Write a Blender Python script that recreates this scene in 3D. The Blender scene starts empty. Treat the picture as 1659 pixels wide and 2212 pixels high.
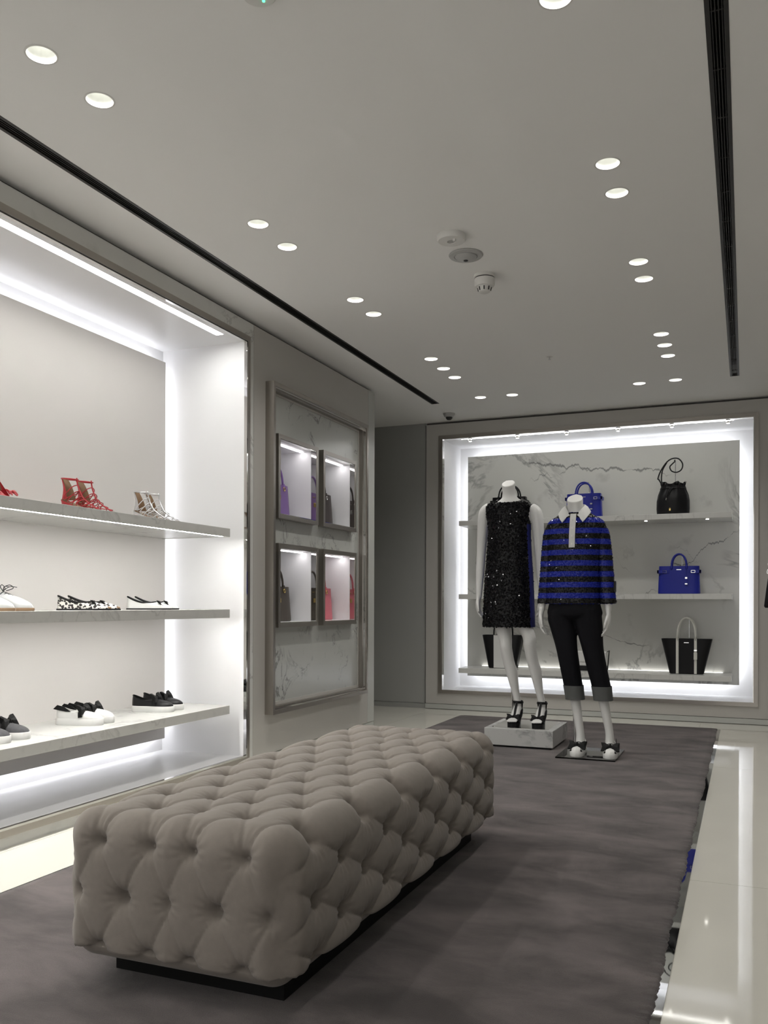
import bpy, bmesh, math, random
import numpy as np
from mathutils import Vector, Matrix
from mathutils.geometry import delaunay_2d_cdt
random.seed(7); rng = np.random.default_rng(7)
PI = math.pi
sc = bpy.context.scene
C = sc.collection

# ------------------------------------------------------------------ camera
cam_d = bpy.data.cameras.new('camera'); cam = bpy.data.objects.new('camera', cam_d); C.objects.link(cam)
F_PX, IMG_W, IMG_H = 1901.5, 1659.0, 2212.0
cam_d.sensor_fit = 'HORIZONTAL'; cam_d.sensor_width = 36.0; cam_d.lens = F_PX / IMG_W * 36.0
cam_d.shift_y = 198.0 / IMG_W                      # level camera, horizon low in the frame
cam_d.clip_start = 0.02; cam_d.clip_end = 60
_yaw, _roll = math.radians(22.36), math.radians(0.149)
_f = Vector((-math.sin(_yaw), math.cos(_yaw), 0)); _r = Vector((math.cos(_yaw), math.sin(_yaw), 0)); _u = Vector((0, 0, 1))
_r, _u = _r * math.cos(_roll) + _u * math.sin(_roll), -_r * math.sin(_roll) + _u * math.cos(_roll)
_m = Matrix((_r, _u, -_f)).transposed().to_4x4(); _m.translation = (0, 0, 1.0)
cam.matrix_world = _m
sc.camera = cam

# ------------------------------------------------------------------ world, exposure
w = bpy.data.worlds.new('world'); sc.world = w; w.use_nodes = True
w.node_tree.nodes['Background'].inputs[0].default_value = (1, .985, .96, 1)   # added even glow from the open end behind the viewer, brightens the ceiling
w.node_tree.nodes['Background'].inputs[1].default_value = 1.2
vs = sc.view_settings
vs.view_transform = 'Standard'; vs.look = 'None'; vs.gamma = 1.0; vs.use_curve_mapping = False
vs.exposure = 0.1
sc.cycles.max_bounces = 7; sc.cycles.diffuse_bounces = 4; sc.cycles.glossy_bounces = 4; sc.cycles.transmission_bounces = 4
sc.cycles.use_adaptive_sampling = True; sc.cycles.adaptive_threshold = .05; sc.cycles.adaptive_min_samples = 16
sc.cycles.sample_clamp_indirect = 6.0
sc.cycles.blur_glossy = 0.2

SPOT_W = 0.95        # each ceiling downlight
LED_LEFT = 13.0      # hidden LED strips behind the shoe wall's back panel
LED_BACK = 10.0     # hidden LED strips behind the bag wall's marble panel
LED_SOFFIT = 42.0
LED_SHELF = 68.0
LED_BOX = 14.0

# room
XL, XR, YB, YF, ZC = -2.785, 1.0, 7.93, -2.2, 2.725

# ------------------------------------------------------------------ materials
def nodes(name):
    m = bpy.data.materials.new(name); m.use_nodes = True
    nt = m.node_tree; b = nt.nodes['Principled BSDF']
    return m, nt, b
def P(name, col, rough=0.5, metal=0.0, spec=0.5, coat=0.0, trans=0.0, emit=None, es=0.0, sheen=0.0, bump=None, vary=None, ior=1.45, aniso=0.0):
    m, nt, b = nodes(name)
    b.inputs['Base Color'].default_value = (*col, 1); b.inputs['Roughness'].default_value = rough
    b.inputs['Metallic'].default_value = metal; b.inputs['Specular IOR Level'].default_value = spec
    b.inputs['Coat Weight'].default_value = coat; b.inputs['Transmission Weight'].default_value = trans
    b.inputs['IOR'].default_value = ior; b.inputs['Sheen Weight'].default_value = sheen
    if emit: b.inputs['Emission Color'].default_value = (*emit, 1); b.inputs['Emission Strength'].default_value = es
    tc = None
    def coord():
        nonlocal tc
        if tc is None: tc = nt.nodes.new('ShaderNodeTexCoord')
        return tc.outputs['Object']
    if vary:                       # (scale, amount)
        n = nt.nodes.new('ShaderNodeTexNoise'); n.inputs['Scale'].default_value = vary[0]; n.inputs['Detail'].default_value = 5
        nt.links.new(coord(), n.inputs['Vector'])
        mx = nt.nodes.new('ShaderNodeMix'); mx.data_type = 'RGBA'
        mx.inputs[6].default_value = (*[c * (1 - vary[1]) for c in col], 1); mx.inputs[7].default_value = (*[min(1, c * (1 + vary[1])) for c in col], 1)
        nt.links.new(n.outputs['Fac'], mx.inputs[0]); nt.links.new(mx.outputs[2], b.inputs['Base Color'])
    if bump:                       # (scale, strength, distance)
        n = nt.nodes.new('ShaderNodeTexNoise'); n.inputs['Scale'].default_value = bump[0]; n.inputs['Detail'].default_value = 3
        nt.links.new(coord(), n.inputs['Vector'])
        bp = nt.nodes.new('ShaderNodeBump'); bp.inputs['Strength'].default_value = bump[1]; bp.inputs['Distance'].default_value = bump[2]
        nt.links.new(n.outputs['Fac'], bp.inputs['Height']); nt.links.new(bp.outputs['Normal'], b.inputs['Normal'])
    return m
def EM(name, col, s):
    m = bpy.data.materials.new(name); m.use_nodes = True; nt = m.node_tree; nt.nodes.clear()
    e = nt.nodes.new('ShaderNodeEmission'); o = nt.nodes.new('ShaderNodeOutputMaterial')
    e.inputs[0].default_value = (*col, 1); e.inputs[1].default_value = s; nt.links.new(e.outputs[0], o.inputs[0])
    return m
def marble(name, base, vein, scale=1.0, amount=0.6, rough=0.2, big=0.0, width=0.05, seed=0.0):
    m, nt, b = nodes(name); N, L = nt.nodes.new, nt.links.new
    tc = N('ShaderNodeTexCoord'); mp = N('ShaderNodeMapping'); L(tc.outputs['Object'], mp.inputs[0])
    mp.inputs['Location'].default_value = (seed, seed * 1.7, seed * .6); mp.inputs['Rotation'].default_value = (.3, .5, .2)
    mp.inputs['Scale'].default_value = (scale,) * 3
    def veins(sc_, wid, det, dist):
        n = N('ShaderNodeTexNoise'); n.inputs['Scale'].default_value = sc_; n.inputs['Detail'].default_value = det; n.inputs['Roughness'].default_value = .62; n.inputs['Distortion'].default_value = dist
        L(mp.outputs[0], n.inputs['Vector'])
        s = N('ShaderNodeMath'); s.operation = 'SUBTRACT'; s.inputs[1].default_value = .5; L(n.outputs['Fac'], s.inputs[0])
        a = N('ShaderNodeMath'); a.operation = 'ABSOLUTE'; L(s.outputs[0], a.inputs[0])
        r = N('ShaderNodeMapRange'); r.inputs['From Min'].default_value = 0; r.inputs['From Max'].default_value = wid; r.inputs['To Min'].default_value = 1; r.inputs['To Max'].default_value = 0
        L(a.outputs[0], r.inputs['Value']); return r.outputs[0]
    v1 = veins(1.4, width * .35, 6, .8)
    msk = N('ShaderNodeTexNoise'); msk.inputs['Scale'].default_value = 1.1; msk.inputs['Detail'].default_value = 2; L(mp.outputs[0], msk.inputs['Vector'])
    mr = N('ShaderNodeMapRange'); mr.inputs['From Min'].default_value = .47; mr.inputs['From Max'].default_value = .62; L(msk.outputs['Fac'], mr.inputs['Value'])
    mu = N('ShaderNodeMath'); mu.operation = 'MULTIPLY'; L(v1, mu.inputs[0]); L(mr.outputs[0], mu.inputs[1])
    sp = N('ShaderNodeTexNoise'); sp.inputs['Scale'].default_value = 7; sp.inputs['Detail'].default_value = 4; L(mp.outputs[0], sp.inputs['Vector'])
    sr = N('ShaderNodeMapRange'); sr.inputs['From Min'].default_value = .62; sr.inputs['From Max'].default_value = .78; sr.inputs['To Max'].default_value = .35; L(sp.outputs['Fac'], sr.inputs['Value'])
    ad = N('ShaderNodeMath'); ad.operation = 'MAXIMUM'; L(mu.outputs[0], ad.inputs[0]); L(sr.outputs[0], ad.inputs[1])
    am = N('ShaderNodeMath'); am.operation = 'MULTIPLY'; am.inputs[1].default_value = amount; L(ad.outputs[0], am.inputs[0])
    cl = N('ShaderNodeTexNoise'); cl.inputs['Scale'].default_value = 1.6; cl.inputs['Detail'].default_value = 3; L(mp.outputs[0], cl.inputs['Vector'])
    mx0 = N('ShaderNodeMix'); mx0.data_type = 'RGBA'; mx0.inputs[6].default_value = (*[c * .9 for c in base], 1); mx0.inputs[7].default_value = (*base, 1); L(cl.outputs['Fac'], mx0.inputs[0])
    mx = N('ShaderNodeMix'); mx.data_type = 'RGBA'; L(mx0.outputs[2], mx.inputs[6]); mx.inputs[7].default_value = (*vein, 1); L(am.outputs[0], mx.inputs[0])
    L(mx.outputs[2], b.inputs['Base Color']); b.inputs['Roughness'].default_value = rough
    return m

M = {}
M['lacquer'] = P('white_lacquer', (.84, .84, .85), .3)
M['panel_white'] = P('warm_white_panel', (.66, .635, .615), .55)
M['ceiling'] = P('ceiling_paint', (.90, .895, .875), .85)
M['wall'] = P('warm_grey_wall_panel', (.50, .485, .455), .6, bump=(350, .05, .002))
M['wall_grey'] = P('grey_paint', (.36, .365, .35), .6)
M['wall_far'] = P('room_paint', (.42, .41, .39), .8)
M['baseboard'] = P('baseboard_paint', (.50, .51, .48), .35)
M['groove'] = P('shadow_gap_dark', (.10, .095, .09), .8)
M['tile'] = P('polished_cream_tile', (.66, .645, .58), .045, spec=.6, vary=(2.2, .05))
M['grout'] = P('grout', (.33, .32, .29), .7)
M['marble'] = marble('white_marble', (.70, .70, .67), (.30, .30, .29), 1.1, .55, .25)
M['marble_back'] = marble('veined_marble', (.66, .66, .62), (.11, .11, .11), .62, .95, .22, width=.06, seed=3.1)
def add_veins(m, lines):
    nt = m.node_tree; N, L = nt.nodes.new, nt.links.new; b = nt.nodes['Principled BSDF']; src = b.inputs['Base Color'].links[0].from_socket
    g = N('ShaderNodeNewGeometry'); sp = N('ShaderNodeSeparateXYZ'); L(g.outputs['Position'], sp.inputs[0])
    def mth(op, a, b_=None, c=None):
        n = N('ShaderNodeMath'); n.operation = op
        for i, v in enumerate((a, b_, c)):
            if v is None: continue
            if isinstance(v, (int, float)): n.inputs[i].default_value = v
            else: L(v, n.inputs[i])
        return n.outputs[0]
    tot = None
    for k, (x0, z0, x1, z1, wd, amp, st) in enumerate(lines):
        nz = N('ShaderNodeTexNoise'); nz.noise_dimensions = '2D'; nz.inputs['Scale'].default_value = 5.5; nz.inputs['Detail'].default_value = 6; nz.inputs['Roughness'].default_value = .6
        mp = N('ShaderNodeCombineXYZ'); L(sp.outputs[0], mp.inputs[0]); mp.inputs[1].default_value = k * 7.3; L(mp.outputs[0], nz.inputs['Vector'])
        sl = (z1 - z0) / (x1 - x0); line = mth('MULTIPLY_ADD', mth('SUBTRACT', sp.outputs[0], x0), sl, z0)
        f = mth('SUBTRACT', mth('SUBTRACT', sp.outputs[2], line), mth('MULTIPLY', mth('SUBTRACT', nz.outputs['Fac'], .5), amp))
        w2 = N('ShaderNodeTexNoise'); w2.inputs['Scale'].default_value = 9; w2.inputs['Detail'].default_value = 4; L(g.outputs['Position'], w2.inputs['Vector'])
        wd_ = mth('MULTIPLY', mth('MAXIMUM', mth('SUBTRACT', w2.outputs['Fac'], .36), .02), wd * 5)
        v = mth('MAXIMUM', mth('SUBTRACT', 1.0, mth('DIVIDE', mth('ABSOLUTE', f), wd_)), 0.0)
        lo = mth('MULTIPLY', mth('SUBTRACT', sp.outputs[0], x0), 9.0); hi = mth('MULTIPLY', mth('SUBTRACT', x1, sp.outputs[0]), 9.0)
        msk = mth('MINIMUM', mth('MAXIMUM', mth('MINIMUM', lo, hi), 0.0), 1.0)
        v = mth('MULTIPLY', mth('MULTIPLY', mth('MINIMUM', mth('MULTIPLY', v, 1.6), 1.0), msk), st); tot = v if tot is None else mth('MAXIMUM', tot, v)
    mx = N('ShaderNodeMix'); mx.data_type = 'RGBA'; L(tot, mx.inputs[0]); L(src, mx.inputs[6]); mx.inputs[7].default_value = (.12, .12, .12, 1); L(mx.outputs[2], b.inputs['Base Color'])
add_veins(M['marble_back'], [(-2.02, 2.36, -.62, 2.20, .012, .22, .7), (-1.95, 2.20, -1.25, 2.30, .006, .3, .55), (-.75, 1.28, -.04, 1.66, .008, .25, .75), (-.72, 1.62, -.30, 1.36, .004, .3, .5), (-1.28, .70, -.80, .62, .008, .10, .7), (-1.2, 1.0, -.7, 1.12, .006, .2, .5), (-2.45, 1.2, -2.0, 1.5, .006, .25, .5), (-1.15, 1.45, -.85, 1.15, .004, .25, .5)])
M['marble_panel'] = marble('grey_white_marble', (.50, .51, .485), (.13, .13, .125), 2.2, .9, .2, width=.07, seed=5.7)
M['marble_block'] = marble('grey_marble_block', (.50, .50, .485), (.13, .13, .13), 5.5, 1.0, .3, width=.22, seed=1.3)
M['nickel'] = P('brushed_nickel', (.36, .335, .305), .32, 1.0)
M['polished'] = P('polished_steel', (.62, .61, .59), .05, 1.0)
M['chrome'] = P('chrome', (.75, .75, .75), .06, 1.0)
M['mirror'] = P('mirror_strip', (.66, .67, .66), .02, 1.0)
M['silver'] = P('silver_leather', (.72, .72, .73), .28, .85)
M['gold'] = P('gold_metal', (.75, .55, .20), .25, 1.0)
M['black_metal'] = P('black_grille', (.016, .015, .014), .45)
M['black_deep'] = P('slot_black', (.006, .006, .006), .8)
M['plastic'] = P('white_plastic', (.72, .71, .68), .4)
M['plastic_grey'] = P('grey_plastic', (.42, .42, .41), .4)
M['dark_hole'] = P('dark_plastic', (.03, .03, .03), .4)
M['can'] = P('downlight_reflector', (.88, .89, .86), .35)
M['glass'] = P('clear_glass', (.93, .97, .96), .02, trans=1.0, ior=1.45)
M['mannequin'] = P('mannequin_white', (.70, .70, .68), .38, coat=.15)
M['denim'] = P('black_denim', (.008, .008, .010), .85, spec=.15, bump=(600, .2, .001))
M['denim_in'] = P('grey_denim_inside', (.105, .108, .105), .9, spec=.2, bump=(600, .2, .001))
M['black_sequin'] = P('black_sequins', (.004, .004, .005), .04, .0, spec=.24)
M['black_cloth'] = P('black_sequin_ground', (.007, .007, .008), .5, spec=.3)
M['blue_cloth'] = P('royal_blue_cloth', (.008, .012, .12), .55, spec=.3)
M['white_cloth'] = P('white_cotton', (.62, .62, .60), .8)
M['black_leather'] = P('black_leather', (.009, .009, .010), .38, spec=.28, bump=(260, .15, .0015))
M['black_satin'] = P('black_satin', (.007, .007, .007), .55, spec=.18)
M['blue_leather'] = P('cobalt_leather', (.013, .022, .30), .4, bump=(300, .12, .001))
M['white_leather'] = P('white_leather', (.72, .72, .70), .42)
M['cream_leather'] = P('cream_leather', (.76, .76, .70), .45)
M['rubber'] = P('white_rubber', (.74, .74, .72), .5)
M['red_leather'] = P('coral_red_leather', (.38, .022, .030), .4)
M['tan'] = P('tan_lining', (.24, .15, .085), .55)
M['purple'] = P('purple_leather', (.22, .125, .36), .45, bump=(300, .12, .001))
M['brown'] = P('dark_brown_leather', (.035, .026, .024), .45)
M['olive'] = P('dark_taupe_leather', (.075, .062, .050), .45)
M['pink'] = P('pink_leather', (.60, .145, .185), .45)
M['grey_wool'] = P('grey_flannel', (.075, .075, .08), .9, bump=(500, .3, .001), vary=(120, .25))
M['silver_cloth'] = P('silver_woven', (.52, .53, .53), .45, .25, bump=(400, .3, .001))
M['lace'] = P('dark_lace', (.02, .02, .02), .7)
M['strip_left'] = EM('led_cool_white', (.95, .96, 1.0), LED_LEFT)
M['strip_back'] = EM('led_cool_white_back', (.94, .955, 1.0), LED_BACK)
M['strip_soffit'] = EM('led_soffit', (1.0, .99, .95), LED_SOFFIT)
M['strip_soffit2'] = EM('led_soffit_back', (1.0, .985, .95), 21.0)
M['strip_shelf2'] = EM('led_shelf_back', (1.0, .985, .95), 3.0)
M['strip_shelf'] = EM('led_shelf', (1.0, .985, .95), LED_SHELF)
M['strip_box'] = EM('led_box', (1.0, .96, .97), LED_BOX)
M['puck'] = EM('led_puck', (1.0, .97, .9), 14.0)
M['lamp'] = EM('downlight_lamp', (1.0, .98, .90), 3.8)
for k_ in ('lamp', 'puck'): M[k_].cycles.emission_sampling = 'NONE'
M['led_green'] = EM('green_led', (.1, 1.0, .35), 3.0)

def fabric_mat():
    m, nt, b = nodes('taupe_linen'); N, L = nt.nodes.new, nt.links.new
    tc = N('ShaderNodeTexCoord')
    n = N('ShaderNodeTexNoise'); n.inputs['Scale'].default_value = 900; n.inputs['Detail'].default_value = 2; L(tc.outputs['Object'], n.inputs['Vector'])
    n2 = N('ShaderNodeTexNoise'); n2.inputs['Scale'].default_value = 60; n2.inputs['Detail'].default_value = 5; L(tc.outputs['Object'], n2.inputs['Vector'])
    a = N('ShaderNodeMath'); a.operation = 'ADD'; L(n.outputs['Fac'], a.inputs[0]); L(n2.outputs['Fac'], a.inputs[1])
    h = N('ShaderNodeMath'); h.operation = 'MULTIPLY'; h.inputs[1].default_value = .5; L(a.outputs[0], h.inputs[0])
    mx = N('ShaderNodeMix'); mx.data_type = 'RGBA'; mx.inputs[6].default_value = (.180, .158, .138, 1); mx.inputs[7].default_value = (.252, .223, .196, 1); L(h.outputs[0], mx.inputs[0])
    L(mx.outputs[2], b.inputs['Base Color']); b.inputs['Roughness'].default_value = .85; b.inputs['Specular IOR Level'].default_value = .2; b.inputs['Sheen Weight'].default_value = .15
    bp = N('ShaderNodeBump'); bp.inputs['Strength'].default_value = .12; bp.inputs['Distance'].default_value = .0015; L(n.outputs['Fac'], bp.inputs['Height']); L(bp.outputs['Normal'], b.inputs['Normal'])
    return m
M['linen'] = fabric_mat()
def carpet_mat():
    m, nt, b = nodes('mauve_grey_carpet'); N, L = nt.nodes.new, nt.links.new
    tc = N('ShaderNodeTexCoord'); mp = N('ShaderNodeMapping'); mp.inputs['Scale'].default_value = (1.0, 1.7, 1); mp.inputs['Rotation'].default_value = (0, 0, .15); L(tc.outputs['Object'], mp.inputs[0])
    n = N('ShaderNodeTexNoise'); n.inputs['Scale'].default_value = 2.8; n.inputs['Detail'].default_value = 9; n.inputs['Roughness'].default_value = .6; n.inputs['Distortion'].default_value = .4; L(mp.outputs[0], n.inputs['Vector'])
    f = N('ShaderNodeTexNoise'); f.inputs['Scale'].default_value = 420; f.inputs['Detail'].default_value = 3; L(tc.outputs['Object'], f.inputs['Vector'])
    r = N('ShaderNodeMapRange'); r.inputs['From Min'].default_value = .36; r.inputs['From Max'].default_value = .66; L(n.outputs['Fac'], r.inputs['Value'])
    mx = N('ShaderNodeMix'); mx.data_type = 'RGBA'; mx.inputs[6].default_value = (.050, .041, .040, 1); mx.inputs[7].default_value = (.142, .120, .116, 1); L(r.outputs[0], mx.inputs[0])
    m2 = N('ShaderNodeMix'); m2.data_type = 'RGBA'; m2.blend_type = 'MULTIPLY'; m2.inputs[0].default_value = 1; L(mx.outputs[2], m2.inputs[6])
    fr = N('ShaderNodeMapRange'); fr.inputs['From Min'].default_value = .3; fr.inputs['From Max'].default_value = .7; fr.inputs['To Min'].default_value = .7; fr.inputs['To Max'].default_value = 1.25; L(f.outputs['Fac'], fr.inputs['Value']); L(fr.outputs[0], m2.inputs[7])
    L(m2.outputs[2], b.inputs['Base Color']); b.inputs['Roughness'].default_value = .95; b.inputs['Specular IOR Level'].default_value = .05; b.inputs['Sheen Weight'].default_value = .25; b.inputs['Sheen Roughness'].default_value = .5
    bp = N('ShaderNodeBump'); bp.inputs['Strength'].default_value = .5; bp.inputs['Distance'].default_value = .004; L(f.outputs['Fac'], bp.inputs['Height']); L(bp.outputs['Normal'], b.inputs['Normal'])
    return m
M['carpet'] = carpet_mat()
def leopard_mat():
    m, nt, b = nodes('leopard_calf_hair'); N, L = nt.nodes.new, nt.links.new
    tc = N('ShaderNodeTexCoord'); n = N('ShaderNodeTexNoise'); n.inputs['Scale'].default_value = 60; L(tc.outputs['Object'], n.inputs['Vector'])
    mxv = N('ShaderNodeMix'); mxv.data_type = 'VECTOR'; mxv.inputs[0].default_value = .012; L(tc.outputs['Object'], mxv.inputs[4]); L(n.outputs['Color'], mxv.inputs[5])
    v = N('ShaderNodeTexVoronoi'); v.inputs['Scale'].default_value = 78; L(mxv.outputs[1], v.inputs['Vector'])
    cr = N('ShaderNodeValToRGB'); L(v.outputs['Distance'], cr.inputs[0])
    e = cr.color_ramp.elements; e[0].position = 0; e[0].color = (.10, .045, .03, 1); e[1].position = .56; e[1].color = (.74, .72, .68, 1)
    k = e.new(.22); k.color = (.012, .01, .01, 1); k2 = e.new(.47); k2.color = (.012, .01, .01, 1)
    L(cr.outputs[0], b.inputs['Base Color']); b.inputs['Roughness'].default_value = .6
    return m
M['leopard'] = leopard_mat()
def stripe_mat(name, gloss):
    m, nt, b = nodes(name); N, L = nt.nodes.new, nt.links.new
    g = N('ShaderNodeNewGeometry'); s = N('ShaderNodeSeparateXYZ'); L(g.outputs['Position'], s.inputs[0])
    a = N('ShaderNodeMath'); a.operation = 'MULTIPLY_ADD'; a.inputs[1].default_value = 1 / .07; a.inputs[2].default_value = -.3357 + 0.0; L(s.outputs[2], a.inputs[0])
    fr = N('ShaderNodeMath'); fr.operation = 'FRACT'; L(a.outputs[0], fr.inputs[0])
    lt = N('ShaderNodeMath'); lt.operation = 'LESS_THAN'; lt.inputs[1].default_value = .5; L(fr.outputs[0], lt.inputs[0])
    mx = N('ShaderNodeMix'); mx.data_type = 'RGBA'; mx.inputs[6].default_value = (.012, .022, .27, 1); mx.inputs[7].default_value = (.008, .008, .008, 1); L(lt.outputs[0], mx.inputs[0])
    L(mx.outputs[2], b.inputs['Base Color']); b.inputs['Roughness'].default_value = gloss; b.inputs['Specular IOR Level'].default_value = .35
    return m
M['stripe'] = stripe_mat('blue_black_stripes', .5)
M['stripe_sequin'] = stripe_mat('blue_black_sequins', .05)
M['stripe_sequin'].node_tree.nodes['Principled BSDF'].inputs['Specular IOR Level'].default_value = .22

# ------------------------------------------------------------------ mesh helper
class MB:
    def __init__(s): s.v = []; s.f = []
    def add(s, vs_, fs):
        o = len(s.v); s.v += [tuple(p) for p in vs_]; s.f += [tuple(i + o for i in f) for f in fs]; return s
    def box(s, x0, x1, y0, y1, z0, z1):
        x0, x1 = min(x0, x1), max(x0, x1); y0, y1 = min(y0, y1), max(y0, y1); z0, z1 = min(z0, z1), max(z0, z1)
        return s.add([(x, y, z) for z in (z0, z1) for y in (y0, y1) for x in (x0, x1)],
                     [(0, 2, 3, 1), (4, 5, 7, 6), (0, 1, 5, 4), (2, 6, 7, 3), (0, 4, 6, 2), (1, 3, 7, 5)])
    def cbox(s, x0, x1, y0, y1, z0, z1, c=.003):       # box with chamfered edges
        b = bmesh.new(); bmesh.ops.create_cube(b, size=1)
        for v in b.verts: v.co = (x0 + (v.co.x + .5) * (x1 - x0), y0 + (v.co.y + .5) * (y1 - y0), z0 + (v.co.z + .5) * (z1 - z0))
        bmesh.ops.bevel(b, geom=b.edges[:], offset=c, segments=2, affect='EDGES', profile=.5)
        b.verts.index_update(); s.add([v.co[:] for v in b.verts], [[v.index for v in f.verts] for f in b.faces]); b.free(); return s
    def loft(s, rings, cap0=True, cap1=True, closed=True):
        o = len(s.v); n = len(rings[0])
        for r in rings: s.v += [tuple(p) for p in r]
        for i in range(len(rings) - 1):
            for j in range(n if closed else n - 1):
                k = (j + 1) % n
                s.f.append((o + i * n + j, o + i * n + k, o + (i + 1) * n + k, o + (i + 1) * n + j))
        if cap0: s.f.append(tuple(o + j for j in range(n))[::-1])
        if cap1: s.f.append(tuple(o + (len(rings) - 1) * n + j for j in range(n)))
        return s
    def tube(s, pts, r, n=8, sx=1.0, ref=None, closed=False, cap=True):
        pts = [Vector(p) for p in pts]; m = len(pts)
        rr = r if isinstance(r, (list, tuple)) else [r] * m
        rings = []; prev = None
        for i, p in enumerate(pts):
            a = pts[i - 1] if (i or closed) else p; b = pts[(i + 1) % m] if (i < m - 1 or closed) else p
            t = (b - a).normalized()
            if ref is not None: u = Vector(ref) - t * t.dot(Vector(ref))
            elif prev is None: u = t.orthogonal()
            else: u = prev - t * t.dot(prev)
            if u.length < 1e-6: u = t.orthogonal()
            u.normalize(); prev = u; w_ = t.cross(u)
            q = rr[i]; q = q if isinstance(q, tuple) else (q * sx, q)
            rings.append([p + u * math.cos(2 * PI * j / n) * q[0] + w_ * math.sin(2 * PI * j / n) * q[1] for j in range(n)])
        if closed: rings.append(rings[0])
        return s.loft(rings, cap and not closed, cap and not closed)
    def lathe(s, prof, n=24, c=(0, 0, 0), cap0=False, cap1=False):
        return s.loft([[(c[0] + r * math.cos(2 * PI * j / n), c[1] + r * math.sin(2 * PI * j / n), c[2] + z) for j in range(n)] for r, z in prof], cap0, cap1)
    def prism(s, poly, a, b, axis='z'):                # polygon extruded along an axis
        def q(p, h): return (p[0], p[1], h) if axis == 'z' else ((p[0], h, p[1]) if axis == 'y' else (h, p[0], p[1]))
        return s.loft([[q(p, a) for p in poly], [q(p, b) for p in poly]])
    def ell(s, c, r, n=12, m=8):
        return s.loft([[(c[0] + r[0] * math.sin(PI * i / m) * math.cos(2 * PI * j / n), c[1] + r[1] * math.sin(PI * i / m) * math.sin(2 * PI * j / n), c[2] + r[2] * math.cos(PI * i / m)) for j in range(n)] for i in [.08] + list(range(1, m)) + [m - .08]])
    def shift(s, d): s.v = [(x + d[0], y + d[1], z + d[2]) for x, y, z in s.v]; return s
    def mesh(s, name):
        me = bpy.data.meshes.new(name); me.from_pydata(s.v, [], s.f); me.validate()
        b = bmesh.new(); b.from_mesh(me); bmesh.ops.remove_doubles(b, verts=b.verts, dist=1e-6); bmesh.ops.recalc_face_normals(b, faces=b.faces); b.to_mesh(me); b.free()
        return me
    def build(s, name, mat, parent=None, smooth=False, world=False):
        if world and parent is not None:
            d = Vector((0, 0, 0)); q = parent
            while q is not None: d += q.location; q = q.parent
            s.shift(tuple(-d))
        me = s.mesh(name); me.materials.append(M[mat] if isinstance(mat, str) else mat)
        if smooth:
            me.polygons.foreach_set('use_smooth', [True] * len(me.polygons))
            if smooth != 'all': me.set_sharp_from_angle(angle=math.radians(38))
        o = bpy.data.objects.new(name, me); C.objects.link(o)
        if parent: o.parent = parent
        return o
def tag(o, label=None, cat=None, group=None, kind=None):
    if label: o['label'] = label
    if cat: o['category'] = cat
    if group: o['group'] = group
    if kind: o['kind'] = kind
    return o
def thing(name, loc, label=None, cat=None, rz=0, group=None, kind=None):
    o = bpy.data.objects.new(name, None); o.empty_display_size = .05; C.objects.link(o)
    o.location = loc; o.rotation_euler = (0, 0, rz); return tag(o, label, cat, group, kind)
def plabel(o, l): o['label'] = l; return o
def bez(p0, p1, p2, p3, n=10):
    p0, p1, p2, p3 = map(Vector, (p0, p1, p2, p3)); out = []
    for i in range(n + 1):
        t = i / n; out.append(p0 * (1 - t) ** 3 + p1 * 3 * t * (1 - t) ** 2 + p2 * 3 * t * t * (1 - t) + p3 * t ** 3)
    return out
def cat_spline(pts, n=6):
    P_ = [Vector(p) for p in pts]; out = []
    for i in range(len(P_) - 1):
        a, b, c, d = P_[max(i - 1, 0)], P_[i], P_[i + 1], P_[min(i + 2, len(P_) - 1)]
        for k in range(n):
            t = k / n; out.append(.5 * ((2 * b) + (c - a) * t + (2 * a - 5 * b + 4 * c - d) * t * t + (3 * b - a - 3 * c + d) * t ** 3))
    out.append(P_[-1]); return out
def holed(mb, a, b, holes, emit):
    """rectangle a x b minus rectangular holes, as boxes: emit(a0,a1,b0,b1)"""
    A = sorted({a[0], a[1], *[h[0] for h in holes], *[h[1] for h in holes]}); B = sorted({b[0], b[1], *[h[2] for h in holes], *[h[3] for h in holes]})
    for i in range(len(A) - 1):
        for j in range(len(B) - 1):
            ca_, cb_ = (A[i] + A[i + 1]) / 2, (B[j] + B[j + 1]) / 2
            if any(h[0] < ca_ < h[1] and h[2] < cb_ < h[3] for h in holes): continue
            emit(A[i], A[i + 1], B[j], B[j + 1])
    return mb

# ================================================================== structure
XW0, YW1 = -4.3, 8.02
# floor of large polished slabs
fl = MB().box(XW0, XR, YF, YW1, -.06, -.008).build('floor', 'grout'); tag(fl, 'floor of large polished cream slabs with thin joints', kind='structure')
xs = [XW0, -2.75, -1.55, -.35, .85, XR]; ys = [YF, -1.42, .98, 3.38, 5.78, YW1]
for i in range(len(xs) - 1):
    for j in range(len(ys) - 1):
        g = .0012
        MB().box(xs[i] + g, xs[i + 1] - g, ys[j] + g, ys[j + 1] - g, -.008, 0).build('tile', 'tile', fl)
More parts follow.
